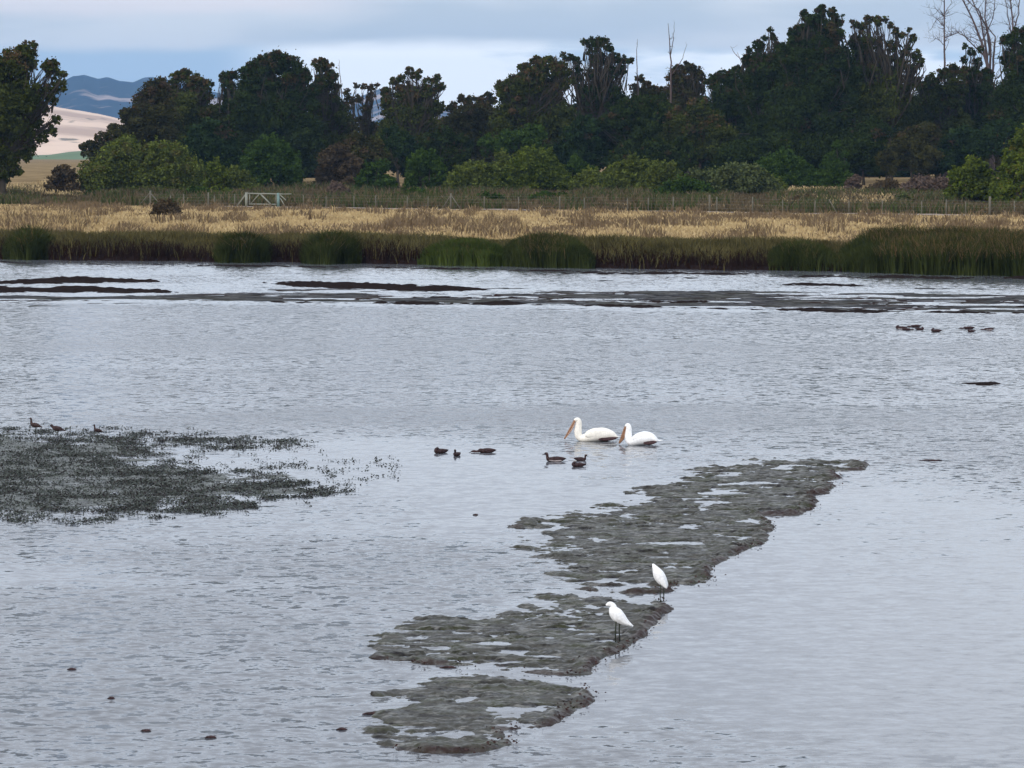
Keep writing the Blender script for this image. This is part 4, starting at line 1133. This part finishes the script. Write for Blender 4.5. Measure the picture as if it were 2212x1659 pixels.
def stand(name, u0, u1, n, hgt, mat, label, front=-1.0, back=6.0, rust=.2, lean=.2, wd=.05):
    rng = np.random.default_rng(abs(int(u0)))
    x0, x1 = (u0 - CX) / F * 205, (u1 - CX) / F * 200
    if u1 > 2100: x1 += 8
    X = rng.uniform(x0, x1, n)
    s = (X - x0) / (x1 - x0)
    env = np.sin(np.pi * np.clip(s, 0.02, .98)) ** .45 if u1 < 2100 else np.clip(s * 7 + .12, .12, 1) ** .6
    tb = front * env + rng.random(n) * (back - front) * env
    Y = bankY(X) + tb
    h = hgt * env * (.78 + .3 * fbm(X * .9, Y * .5, 90)) * (.7 + .42 * rng.random(n) ** .7)
    z = np.maximum(H(X, Y), -.05)
    cl = fbm(X * .8, Y * .8, 91)
    tip = (rng.random(n) < rust * (h > hgt * .85)).astype(float)
    tag(blades(name, X, Y, z, h, wd + 0 * X, M[mat], rng, lean, np.clip(cl * 1.3 - .3 + rng.normal(size=n) * .2, 0, 1), tip, tips=True), label, 'reeds', kind='stuff')


stand('reed_bed', 1785, 2230, 52000, 1.65, 'reed_green', 'tall dark reed bed with tawny tips filling the right end of the far shore', -1.6, 9, .35, .2)
stand('reed_bed', 1075, 1285, 12000, 1.4, 'reed_green', 'dark reed clump on the far shore right of centre', -1.0, 5, .2, .14)
stand('reed_bed', 900, 1110, 12000, 1.15, 'reed_bright', 'low fresh green sedge patch at the centre of the far shore', -1.0, 3, .1, .2)
stand('reed_bed', 640, 765, 6500, 1.5, 'reed_green', 'dark green reed clump left of the fresh green patch', -1.6, 3, .1, .3)
stand('reed_bed', 444, 552, 6500, 1.5, 'reed_green', 'rounded green reed clump at the water left of centre', -1.6, 2.5, .1, .3)
stand('reed_bed', -60, 22, 5000, 1.5, 'reed_green', 'dark green reed clump at the left edge of the far shore', -.6, 4, .1, .3)
stand('reed_bed', 1640, 1800, 5000, 1.2, 'reed_green', 'thin green sedge leading up to the tall reed bed', -.3, 5, .1, .25)

# dry meadow
n = 150000
X = rng.uniform(-60, 62, n)
tb = 12 + 165 * rng.random(n) ** 1.25
Y = bankY(X) + tb
ok = Y < fenceY(X) - 5.5
X, Y, tb = X[ok], Y[ok], tb[ok]
n = len(X)
pt = fbm(X * .14, Y * .035, 95)
tus = fbm(X * .55, Y * .09, 96)
h = (.20 + .45 * sstep(tus, .55, .7)) * (.6 + .8 * rng.random(n)) * np.interp(tb, [12, 60, 170], [1, 1, .7])
uu = CX + F * X / Y; vv = HOR + F * (CAMH - 1.0) / Y
ditch = np.exp(-((vv - np.interp(uu, [1150, 1300, 1500, 1650], [500, 490, 474, 466])) / 6.5) ** 2) * ((uu > 1150) & (uu < 1700))
drk = sstep(pt, .54, .66) * .6 + ditch + sstep(tus, .58, .66) * .8 + np.interp(tb, [100, 165], [0, .3])
tag(blades('dry_grass', X, Y, H(X, Y), h, .09 + 0 * X, M['straw'], rng, .35, np.clip(.95 - sstep(tus, .35, .6) * .45 + rng.normal(size=n) * .18, 0, 1), (rng.random(n) < drk).astype(float)),
    'dry straw coloured grass of the meadow behind the shore', 'grass', kind='stuff')

# weeds and low scrub beyond the fence
n = 90000
X = rng.uniform(-68, 68, n)
Y = fenceY(X) + .6 + 120 * rng.random(n) ** 1.3
pt = fbm(X * .2, Y * .06, 97)
gapx = CX + F * X / Y
pale = ((gapx > 1690) & (gapx < 1960) & (Y > 425)) | ((gapx < 190) & (Y > 440))
h = np.where(pale, .25, .28 + .62 * sstep(pt, .40, .65)) * (.6 + .7 * rng.random(n))
tag(blades('weeds', X, Y, H(X, Y), h, .11 + 0 * X, M['weeds'], rng, .35, np.clip(pt * 1.2 - .15 + rng.normal(size=n) * .2, 0, 1), (rng.random(n) < sstep(pt, .5, .62) * .6).astype(float)),
    'mixed brown and green weeds between the fence and the bushes', 'weeds', kind='stuff')
n = 26000
X = rng.uniform(-70, 70, n); Y = fenceY(X) + 30 + 130 * rng.random(n)
u_ = CX + F * X / Y
ok = ((u_ > 1690) & (u_ < 1960)) | (u_ < 185)
X, Y = X[ok], Y[ok]
if len(X):
    tag(blades('dry_grass', X, Y, H(X, Y), .45 * (.6 + .7 * rng.random(len(X))), .14 + 0 * X, M['straw'], rng, .35), 'pale dry grass in the gaps between the bushes', 'grass', kind='stuff')

# ------------------------------------------------------------------ leafy water weeds on the silt bed
M['waterweed'] = leaf_mat('grey green water weed', (0.020, 0.025, 0.021), (0.085, 0.10, 0.088), (0.016, 0.011, 0.012), .3)
rng = np.random.default_rng(77)
n = 82000
U = rng.uniform(-330, 880, n); W = rng.uniform(915, 1135, n)
# uniform over the ground, not over the picture
keep = rng.random(n) < (915 - HOR) ** 3 / (W - HOR) ** 3 * 1.9
U, W = U[keep], W[keep]
d = poly_dist(U, W, MAT[0])
pts = np.array([G(u, v)[:2] for u, v in zip(U, W)])
X, Y = pts[:, 0], pts[:, 1]
cl = fbm(X * 2.2, Y * 1.6, 120, 4)
dens = sstep(d + (cl - .5) * 260, -15, 60)
dens = np.maximum(dens, .30 * np.exp(-((W - np.interp(U, [300, 640], [942, 962])) / 9) ** 2) * ((U > 250) & (U < 680)))
dens = np.maximum(dens, .16 * np.exp(-((W - 1008) / 18) ** 2) * (U > 380) * (U < 860) * sstep(cl, .4, .6))
dens = np.maximum(dens, .7 * np.exp(-((W - 1037) / 10) ** 2 - ((U - 735) / 42) ** 2) * sstep(cl, .35, .55))
dens = np.maximum(dens, .5 * np.exp(-((W - 1064) / 8) ** 2 - ((U - 700) / 60) ** 2) * sstep(cl, .4, .6))
gaps = sstep(fbm(X * .9, Y * 1.1, 131, 4), .42, .56)
keep = rng.random(len(X)) < dens * (.22 + .55 * sstep(cl, .38, .58)) * (.3 + .7 * gaps)
X, Y, cl, d = X[keep], Y[keep], cl[keep], d[keep]
acc = []
nb = 6
for k in range(nb):
    a = rng.uniform(0, 2 * math.pi, len(X))
    s = rng.uniform(.25, 1, len(X)) * .11
    C = np.stack([X + np.cos(a) * s, Y + np.sin(a) * s, .006 + rng.random(len(X)) ** 1.8 * .048], -1)
    dk = (rng.random(len(X)) < .30).astype(float)
    add_leaves(acc, C, .024, np.clip(cl * .7 + rng.normal(size=len(X)) * .3, 0, 1), dk, rng, .5, .5)
tag(leaves_mesh('water_weeds', acc, M['waterweed']), 'dark leafy water weeds spread over the silt bed at the left', 'water weeds', kind='stuff')
print('weed clumps', len(X))

# fine weed scraps on the mud spit
n = 26000
U = rng.uniform(770, 1890, n); W = rng.uniform(985, 1635, n)
d = np.full(n, -1e9)
for p in SPIT: d = np.maximum(d, poly_dist(U, W, p))
dR_ = np.full(n, -1e9)
for p in SPIT: dR_ = np.maximum(dR_, poly_dist(U + 34, W + 6, p))
keep = (d > -8) & (rng.random(n) < np.where(dR_ < -4, .18, .0))
U, W, d = U[keep], W[keep], d[keep]
pts = np.array([G(u, v)[:2] for u, v in zip(U, W)])
X, Y = pts[:, 0], pts[:, 1]
dR = np.full(X.shape, -1e9)
for p in SPIT: dR = np.maximum(dR, poly_dist(U + 34, W + 6, p))
red = sstep(-dR, -8, 14)
acc = []
for k in range(4):
    C = np.stack([X + rng.normal(size=len(X)) * .05, Y + rng.normal(size=len(X)) * .08, .008 + .02 * rng.random(len(X)) + red * (.01 + .04 * rng.random(len(X)))], -1)
    add_leaves(acc, C, .019, rng.random(len(X)) * .8, np.clip(red + (rng.random(len(X)) < .15), 0, 1), rng, .75, .6)
M['scrap'] = leaf_mat('washed up weed scraps', (0.022, 0.024, 0.018), (0.10, 0.105, 0.085), (0.034, 0.013, 0.011), .3)
tag(leaves_mesh('weed_scraps', acc, M['scrap']), 'washed up weed scraps scattered over the mud spit', 'weed scraps', kind='stuff')


# ------------------------------------------------------------------ floating clumps, most of them standing in for dark wave smudges
def clump(u, v, L, label):
    x, y, _ = G(u, v)
    rng = np.random.default_rng(int(u))
    g = Geo()
    k = 10
    path = [(L * (s - .5), .004 + .008 * math.sin(math.pi * s) * rng.uniform(.4, 1.5), .03 * math.sin(math.pi * s) * rng.uniform(.6, 1.2) + .004, .014 * math.sin(math.pi * s) + .004) for s in np.linspace(0, 1, k)]
    g.spine(path, 8, 2)
    g.tube([(L * .1, 0, .006), (L * .35, .03, .022), (L * .5, .05, .012)], [.006, .004, .002], 4)
    tag(g.build('weed_wave_mark', M['duck'], loc=(x, y, 0)), label, 'floating weed', 'scraps of weed afloat on the water')


clump(1027, 1113, .10, 'tiny dark floating scrap alone between the ducks and the mud spit')
clump(315, 1580, .12, 'dark wave smudge shaped as a sprig, low on the left, near the bottom of the view')
clump(738, 1577, .13, 'dark wave smudge shaped as a scrap, just left of the nearest mud patch')
clump(455, 1594, .13, 'thin dark wave smudge shaped as a sprig, between the two others near the bottom')
clump(240, 1510, .09, 'small dark wave smudge shaped as a scrap, on the rippled water at the left')
clump(968, 1443, .22, 'dark mark in the channel above the nearest mud patch')
clump(1082, 1470, .10, 'small dark lump at the back edge of the nearest mud patch')
clump(155, 1447, .12, 'smallest dark wave smudge shaped as a scrap, far left on the rippled water')
clump(803, 1543, .22, 'dark scrap at the left tip of the nearest mud patch')
clump(2010, 995, .5, 'faint thin weed streak right of the far tip of the mud spit')


# ------------------------------------------------------------------ birds
def bird_root(name, u, v, label, cat, group=None, rot=0.0, z=0.0, scale=1.0):
    p = G(u, v, z)
    o = empty(name, tuple(p), label, cat, group)
    o.rotation_euler = (0, 0, rot)
    o.scale = (scale,) * 3
    return o


def eyes(parent, x, z, y, r, mat='black'):
    for s in (-1, 1):
        g = Geo(); g.ball((x, s * y, z), (r, r * .6, r), 6); g.build('eye', M[mat], parent)


# pelicans, facing left, bills tucked down to the breast
def pelican(u, v, label, w_, rot=0.0, turned=False):
    r = bird_root('pelican', u, v, label, 'pelican', 'white pelicans afloat', rot)
    g = Geo()
    if not turned:
        body = [(.47, .085, .02, .012), (.42, .11, .06, .04), (.34, .14, .12, .09), (.2, .15, .17, .145), (.04, .15, .19, .155), (-.12, .11, .18, .13), (-.27, .07, .14, .10), (-.37, .07, .09, .08), (-.42, .12, .07, .080),
                (-.435, .21, .064, .084), (-.425, .31, .058, .074), (-.415, .40, .056, .068), (-.425, .475, .05, .055), (-.475, .485, .042, .045), (-.51, .46, .028, .03)]
        hx, hz, tx, tz = -.49, .465, -.73, .045
    else:
        body = [(.40, .07, .03, .02), (.36, .12, .08, .06), (.27, .15, .14, .12), (.14, .155, .17, .15), (.0, .13, .18, .14), (-.12, .08, .15, .11), (-.20, .07, .10, .085), (-.245, .12, .07, .080),
                (-.25, .21, .064, .080), (-.245, .30, .058, .070), (-.24, .37, .056, .066), (-.25, .43, .048, .05), (-.285, .43, .038, .04), (-.31, .40, .026, .028)]
        hx, hz, tx, tz = -.295, .405, -.45, .02
    g.spine(body, 16, 4)
    bo = g.build('body', M['cream_feather' if not turned else 'white_feather'], r)
    # upper bill and pouch
    g = Geo()
    L = [(hx + (tx - hx) * s, hz + (tz - hz) * s) for s in np.linspace(0, 1, 7)]
    w7 = [.034, .035, .032, .030, .028, .023, .009]
    g.spine([(p[0] - .012, p[1] + .004, w7[i], .030 - .0024 * i) for i, p in enumerate(L)], 8, 2)
    g.build('bill', M['bill'], r)
    g = Geo()
    g.spine([(p[0] + (.034 if turned else .022) * math.sin(math.pi * min(1, i / 6 + .05)), p[1] + .002, w7[i] * .9, (.042 if turned else .020) * math.sin(math.pi * (i + .6) / 7.2)) for i, p in enumerate(L)], 8, 2)
    g.build('pouch', M['bill' if turned else 'pouch'], r)
    eyes(r, hx + .035, hz + .012, .040, .009)
    # folded wings: white coverts with the dark flight feathers showing behind
    for s in (-1, 1):
        g = Geo()
        if not turned:
            pw = [(-.28, .13, .02, .02), (-.2, .155, .035, .075), (-.02, .18, .045, .115), (.18, .165, .04, .10), (.34, .135, .028, .055), (.46, .10, .01, .012)]
            off = .15
        else:
            pw = [(-.13, .14, .02, .02), (-.05, .165, .035, .075), (.08, .19, .045, .11), (.22, .17, .04, .10), (.33, .14, .028, .06), (.43, .10, .01, .012)]
            off = .135
        g.spine(pw, 10, 3)
        g.v = [(a, b + s * off * (1 - .5 * max(0, a) / .46), c) for a, b, c in g.v]
        wg = g.build('wing', M['cream_feather' if not turned else 'white_feather'], r)
        g = Geo()
        if not turned:
            g.spine([(.02, .05, .008, .010), (.10, .055, .02, .035), (.24, .06, .022, .042), (.38, .075, .02, .03), (.46, .09, .008, .008)], 8, 3)
        else:
            g.spine([(.12, .06, .008, .01), (.18, .055, .018, .035), (.27, .06, .02, .042), (.35, .075, .018, .036), (.41, .09, .006, .008)], 8, 3)
        g.v = [(a, b + s * (.168 - .16 * max(0, a - .1)), c) for a, b, c in g.v]
        g.build('flight_feathers', M['flight'], r)
    g = Geo(); g.spine([(.38, .10, .05, .02), (.46, .105, .045, .014), (.53, .11, .03, .006)], 8, 2)
    g.build('tail', M['white_feather'], r)
    return r


pelican(1290, 953, 'cream white pelican with a dark eye and slim bill, larger and left of the two', 1)
pelican(1381, 961, 'white pelican behind the other with a broad brown pouch and ruffled dark wing edge', 1, R(-12), True)


def legs(parent, pts, r=.006, toes=True, mat='leg'):
    for i, (hip, knee, foot) in enumerate(pts):
        g = Geo(); g.tube([hip, knee, foot], [r * 1.25, r * 1.35, r], 7)
        if toes:
            for a in (-2.6, -3.14, 2.6, 0.0):
                L = .055 if a else .035
                g.tube([foot, (foot[0] + L * math.cos(a), foot[1] + L * math.sin(a), foot[2] + .004)], [r * .8, r * .35], 5)
        g.build('leg', M[mat], parent)


def egret(u, v, label, pose):
    r = bird_root('egret', u, v, label, 'egret', 'white egrets on the mud spit', 0, .035)
    g = Geo()
    if pose == 0:
        g.spine([(-.155, .497, .010, .010), (-.135, .503, .022, .022), (-.11, .512, .030, .032), (-.08, .508, .031, .034), (-.06, .485, .034, .042), (-.055, .45, .048, .062), (-.035, .405, .064, .082), (.0, .36, .072, .088), (.05, .315, .062, .075),
                 (.10, .275, .045, .052), (.15, .245, .028, .030), (.205, .215, .010, .010)], 14, 4)
        g.build('body', M['white_feather'], r)
        g = Geo(); g.tube([(-.15, 0, .498), (-.20, 0, .490), (-.245, 0, .482)], [.009, .006, .002], 6); g.build('bill', M['black'], r)
        eyes(r, -.122, .513, .024, .004)
        for s in (-1, 1):
            g = Geo(); g.spine([(-.045, .43, .010, .02), (-.02, .395, .02, .055), (.04, .34, .022, .058), (.11, .275, .016, .034), (.19, .222, .005, .008)], 10, 3)
            g.v = [(a, b + s * (.052 - .2 * max(0, a)), c) for a, b, c in g.v]; g.build('wing', M['white_feather'], r)
        legs(r, [((-.02, -.02, .31), (-.028, -.02, .17), (-.030, -.02, .0)), ((.03, .03, .29), (.022, .03, .16), (.030, .04, .0))], .0075)
    else:
        g.spine([(-.118, .530, .008, .009), (-.106, .515, .020, .022), (-.092, .49, .030, .034), (-.072, .455, .044, .052), (-.045, .405, .062, .074), (-.015, .35, .070, .084), (.02, .295, .066, .076), (.05, .25, .052, .058),
                 (.07, .215, .036, .042), (.078, .185, .014, .022)], 14, 4)
        g.build('body', M['white_feather'], r)
        g = Geo(); g.tube([(-.115, -.0, .512), (-.135, .03, .485), (-.145, .06, .455)], [.008, .006, .002], 6); g.build('bill', M['black'], r)
        eyes(r, -.108, .518, .018, .004)
        for s in (-1, 1):
            g = Geo(); g.spine([(-.06, .43, .010, .02), (-.04, .39, .02, .055), (-.0, .32, .022, .062), (.05, .24, .016, .036), (.085, .18, .005, .010)], 10, 3)
            g.v = [(a, b + s * .050, c) for a, b, c in g.v]; g.build('wing', M['white_feather'], r)
        legs(r, [((.0, -.02, .25), (-.008, -.02, .13), (-.006, -.02, -.02)), ((.05, .03, .22), (.046, .03, .12), (.046, .04, -.02))], .0065)
    return r


egret(1334, 1388, 'nearer white egret standing hunched on the mud with its head drawn in, facing left', 0)
egret(1427, 1297, 'farther white egret hunched upright behind the other, head tucked, at the water channel', 1)


def duck(u, v, label, pose='up', rot=0.0, scale=1.0, group='dark ducks near the pelicans', pale=False):
    r = bird_root('duck', u, v, label, 'duck', group, rot, 0, scale)
    g = Geo()
    bd = [(.235, .065, .01, .006), (.20, .06, .035, .022), (.13, .05, .065, .048), (.03, .045, .083, .060), (-.07, .04, .080, .056), (-.135, .05, .055, .048)]
    if pose == 'up':
        bd += [(-.16, .09, .032, .033), (-.165, .13, .026, .028), (-.178, .162, .031, .033), (-.205, .165, .026, .027), (-.222, .158, .012, .014)]
        b0, b1, e = (-.218, .156), (-.275, .140), (-.195, .172)
    elif pose == 'low':
        bd += [(-.18, .035, .035, .030), (-.23, .03, .025, .024), (-.28, .035, .028, .028), (-.32, .03, .020, .020), (-.34, .022, .01, .01)]
        b0, b1, e = (-.335, .022), (-.395, .006), (-.30, .045)
    else:   # tucked
        bd += [(-.155, .075, .042, .040), (-.14, .105, .036, .034), (-.10, .125, .030, .030), (-.07, .12, .016, .016)]
        b0, b1, e = (-.075, .118), (-.02, .105), (-.115, .135)
    g.spine(bd, 12, 4)
    g.build('body', M['duck'], r)
    g = Geo(); g.spine([(b0[0], b0[1], .013, .012), ((b0[0] + b1[0]) / 2, (b0[1] + b1[1]) / 2, .014, .007), (b1[0], b1[1], .011, .004)], 8, 2); g.build('bill', M['black'], r)
    for s in (-1, 1):
        g = Geo(); g.spine([(-.10, .06, .008, .015), (-.03, .062, .018, .038), (.09, .066, .018, .036), (.2, .072, .006, .010)], 8, 3)
        g.v = [(a, b + s * (.070 - .12 * max(0, a)), c) for a, b, c in g.v]; g.build('wing', M['duck'], r)
        if pale:
            g = Geo(); g.spine([(-.13, .03, .006, .010), (-.05, .022, .015, .020), (.08, .02, .013, .018), (.15, .03, .005, .006)], 8, 2)
            g.v = [(a, b + s * .072, c) for a, b, c in g.v]; g.build('flank', M['duck_pale'], r)
    return r


duck(952, 979, 'small dark duck asleep, leftmost of the ducks left of the pelicans', 'tuck', R(40), .9)
duck(987, 985, 'small dark duck seen end on with raised head, second from the left', 'up', R(75), .8)
duck(1050, 978, 'long dark duck stretching its neck flat on the water', 'low', 0, .95)
duck(1199, 997, 'dark duck with raised head and pale lower flank, facing left', 'up', 0, 1.0, pale=True)
duck(1254, 995, 'dark duck with raised head, rear one of the close pair below the pelicans', 'up', R(150), .7)
duck(1249, 1008, 'small dark duck in front of the close pair below the pelicans', 'tuck', R(20), .75)
FD = 'small ducks on the far water at the right'
duck(1946, 711, 'far duck at the left end of the group on the right, upper one of two', 'tuck', 0, 1.0, FD, True)
duck(1958, 713.5, 'far duck low on the water just below the leftmost one', 'low', math.pi, .8, FD)
duck(1978, 707, 'far duck highest of the right hand group', 'low', 0, .95, FD)
duck(1987, 713, 'far duck just below the highest one', 'tuck', math.pi, .8, FD)
duck(2022, 717, 'far duck alone in the middle of the right hand group, nearest of them', 'tuck', 0, .95, FD)
duck(2092, 711, 'far duck with its neck stretched out flat beyond another', 'low', 0, 1.0, FD)
duck(2098, 717, 'far small duck just before the one with the stretched neck', 'tuck', 0, .7, FD)
duck(2136, 713.5, 'far duck at the right end of the group', 'low', 0, .9, FD, True)


def wader(u, v, label, up, rot=0.0, scale=1.0):
    r = bird_root('wading_bird', u, v, label, 'wading bird', 'red brown waders on the weed bed', rot, .03, scale)
    g = Geo()
    z = .15 if up else .07
    bd = [(.17, z - .02, .008, .006), (.12, z, .03, .022), (.06, z + .02, .055, .045), (-.01, z + .03, .065, .056), (-.06, z + .045, .052, .05)]
    if up: bd += [(-.085, z + .09, .026, .028), (-.09, z + .14, .020, .022), (-.098, z + .175, .024, .027), (-.118, z + .18, .018, .020), (-.13, z + .176, .008, .009)]
    else: bd += [(-.10, z + .07, .028, .03), (-.12, z + .095, .025, .027), (-.145, z + .09, .016, .018), (-.155, z + .085, .007, .008)]
    g.spine(bd, 12, 4); g.build('body', M['wader'], r)
    x, zz = bd[-1][0], bd[-1][1]
    g = Geo(); g.tube([(x + .005, 0, zz), (x - .05, 0, zz - .014)], [.007, .003], 6); g.build('bill', M['black'], r)
    for s in (-1, 1):
        g = Geo(); g.spine([(-.05, z + .04, .008, .012), (.0, z + .03, .015, .036), (.07, z + .015, .014, .030), (.15, z - .01, .005, .008)], 8, 3)
        g.v = [(a, b + s * (.052 - .15 * max(0, a)), c) for a, b, c in g.v]; g.build('wing', M['wader'], r)
    legs(r, [((.01, -.02, z), (.005, -.02, z * .5), (.008, -.02, -.02)), ((.03, .025, z), (.02, .025, z * .5), (.0, .025, -.02))], .006)
    return r


wader(76, 935, 'red brown wader standing tall with raised neck, leftmost on the weed bed', True, 0, 1.0)
wader(124, 936, 'red brown wader crouching low, middle of the three on the weed bed', False, 0, 1.1)
wader(211, 943, 'red brown wader with upright head, rightmost on the weed bed', True, R(25), .8)

# ------------------------------------------------------------------ haze over the far land
me = bpy.data.meshes.new('haze')
hz = Geo(); hz.box(-9000, 9000, -150, 16000, -3, 420)
m = bpy.data.materials.new('thin evening haze')
m.use_nodes = True
nt = m.node_tree; nt.nodes.clear()
pv = nt.nodes.new('ShaderNodeVolumePrincipled')
pv.inputs['Color'].default_value = (0.34, 0.60, 1.0, 1)
pv.inputs['Density'].default_value = 5.2e-5
out = nt.nodes.new('ShaderNodeOutputMaterial')
nt.links.new(pv.outputs[0], out.inputs['Volume'])
tag(hz.build('haze', m, smooth=False), kind='stuff')
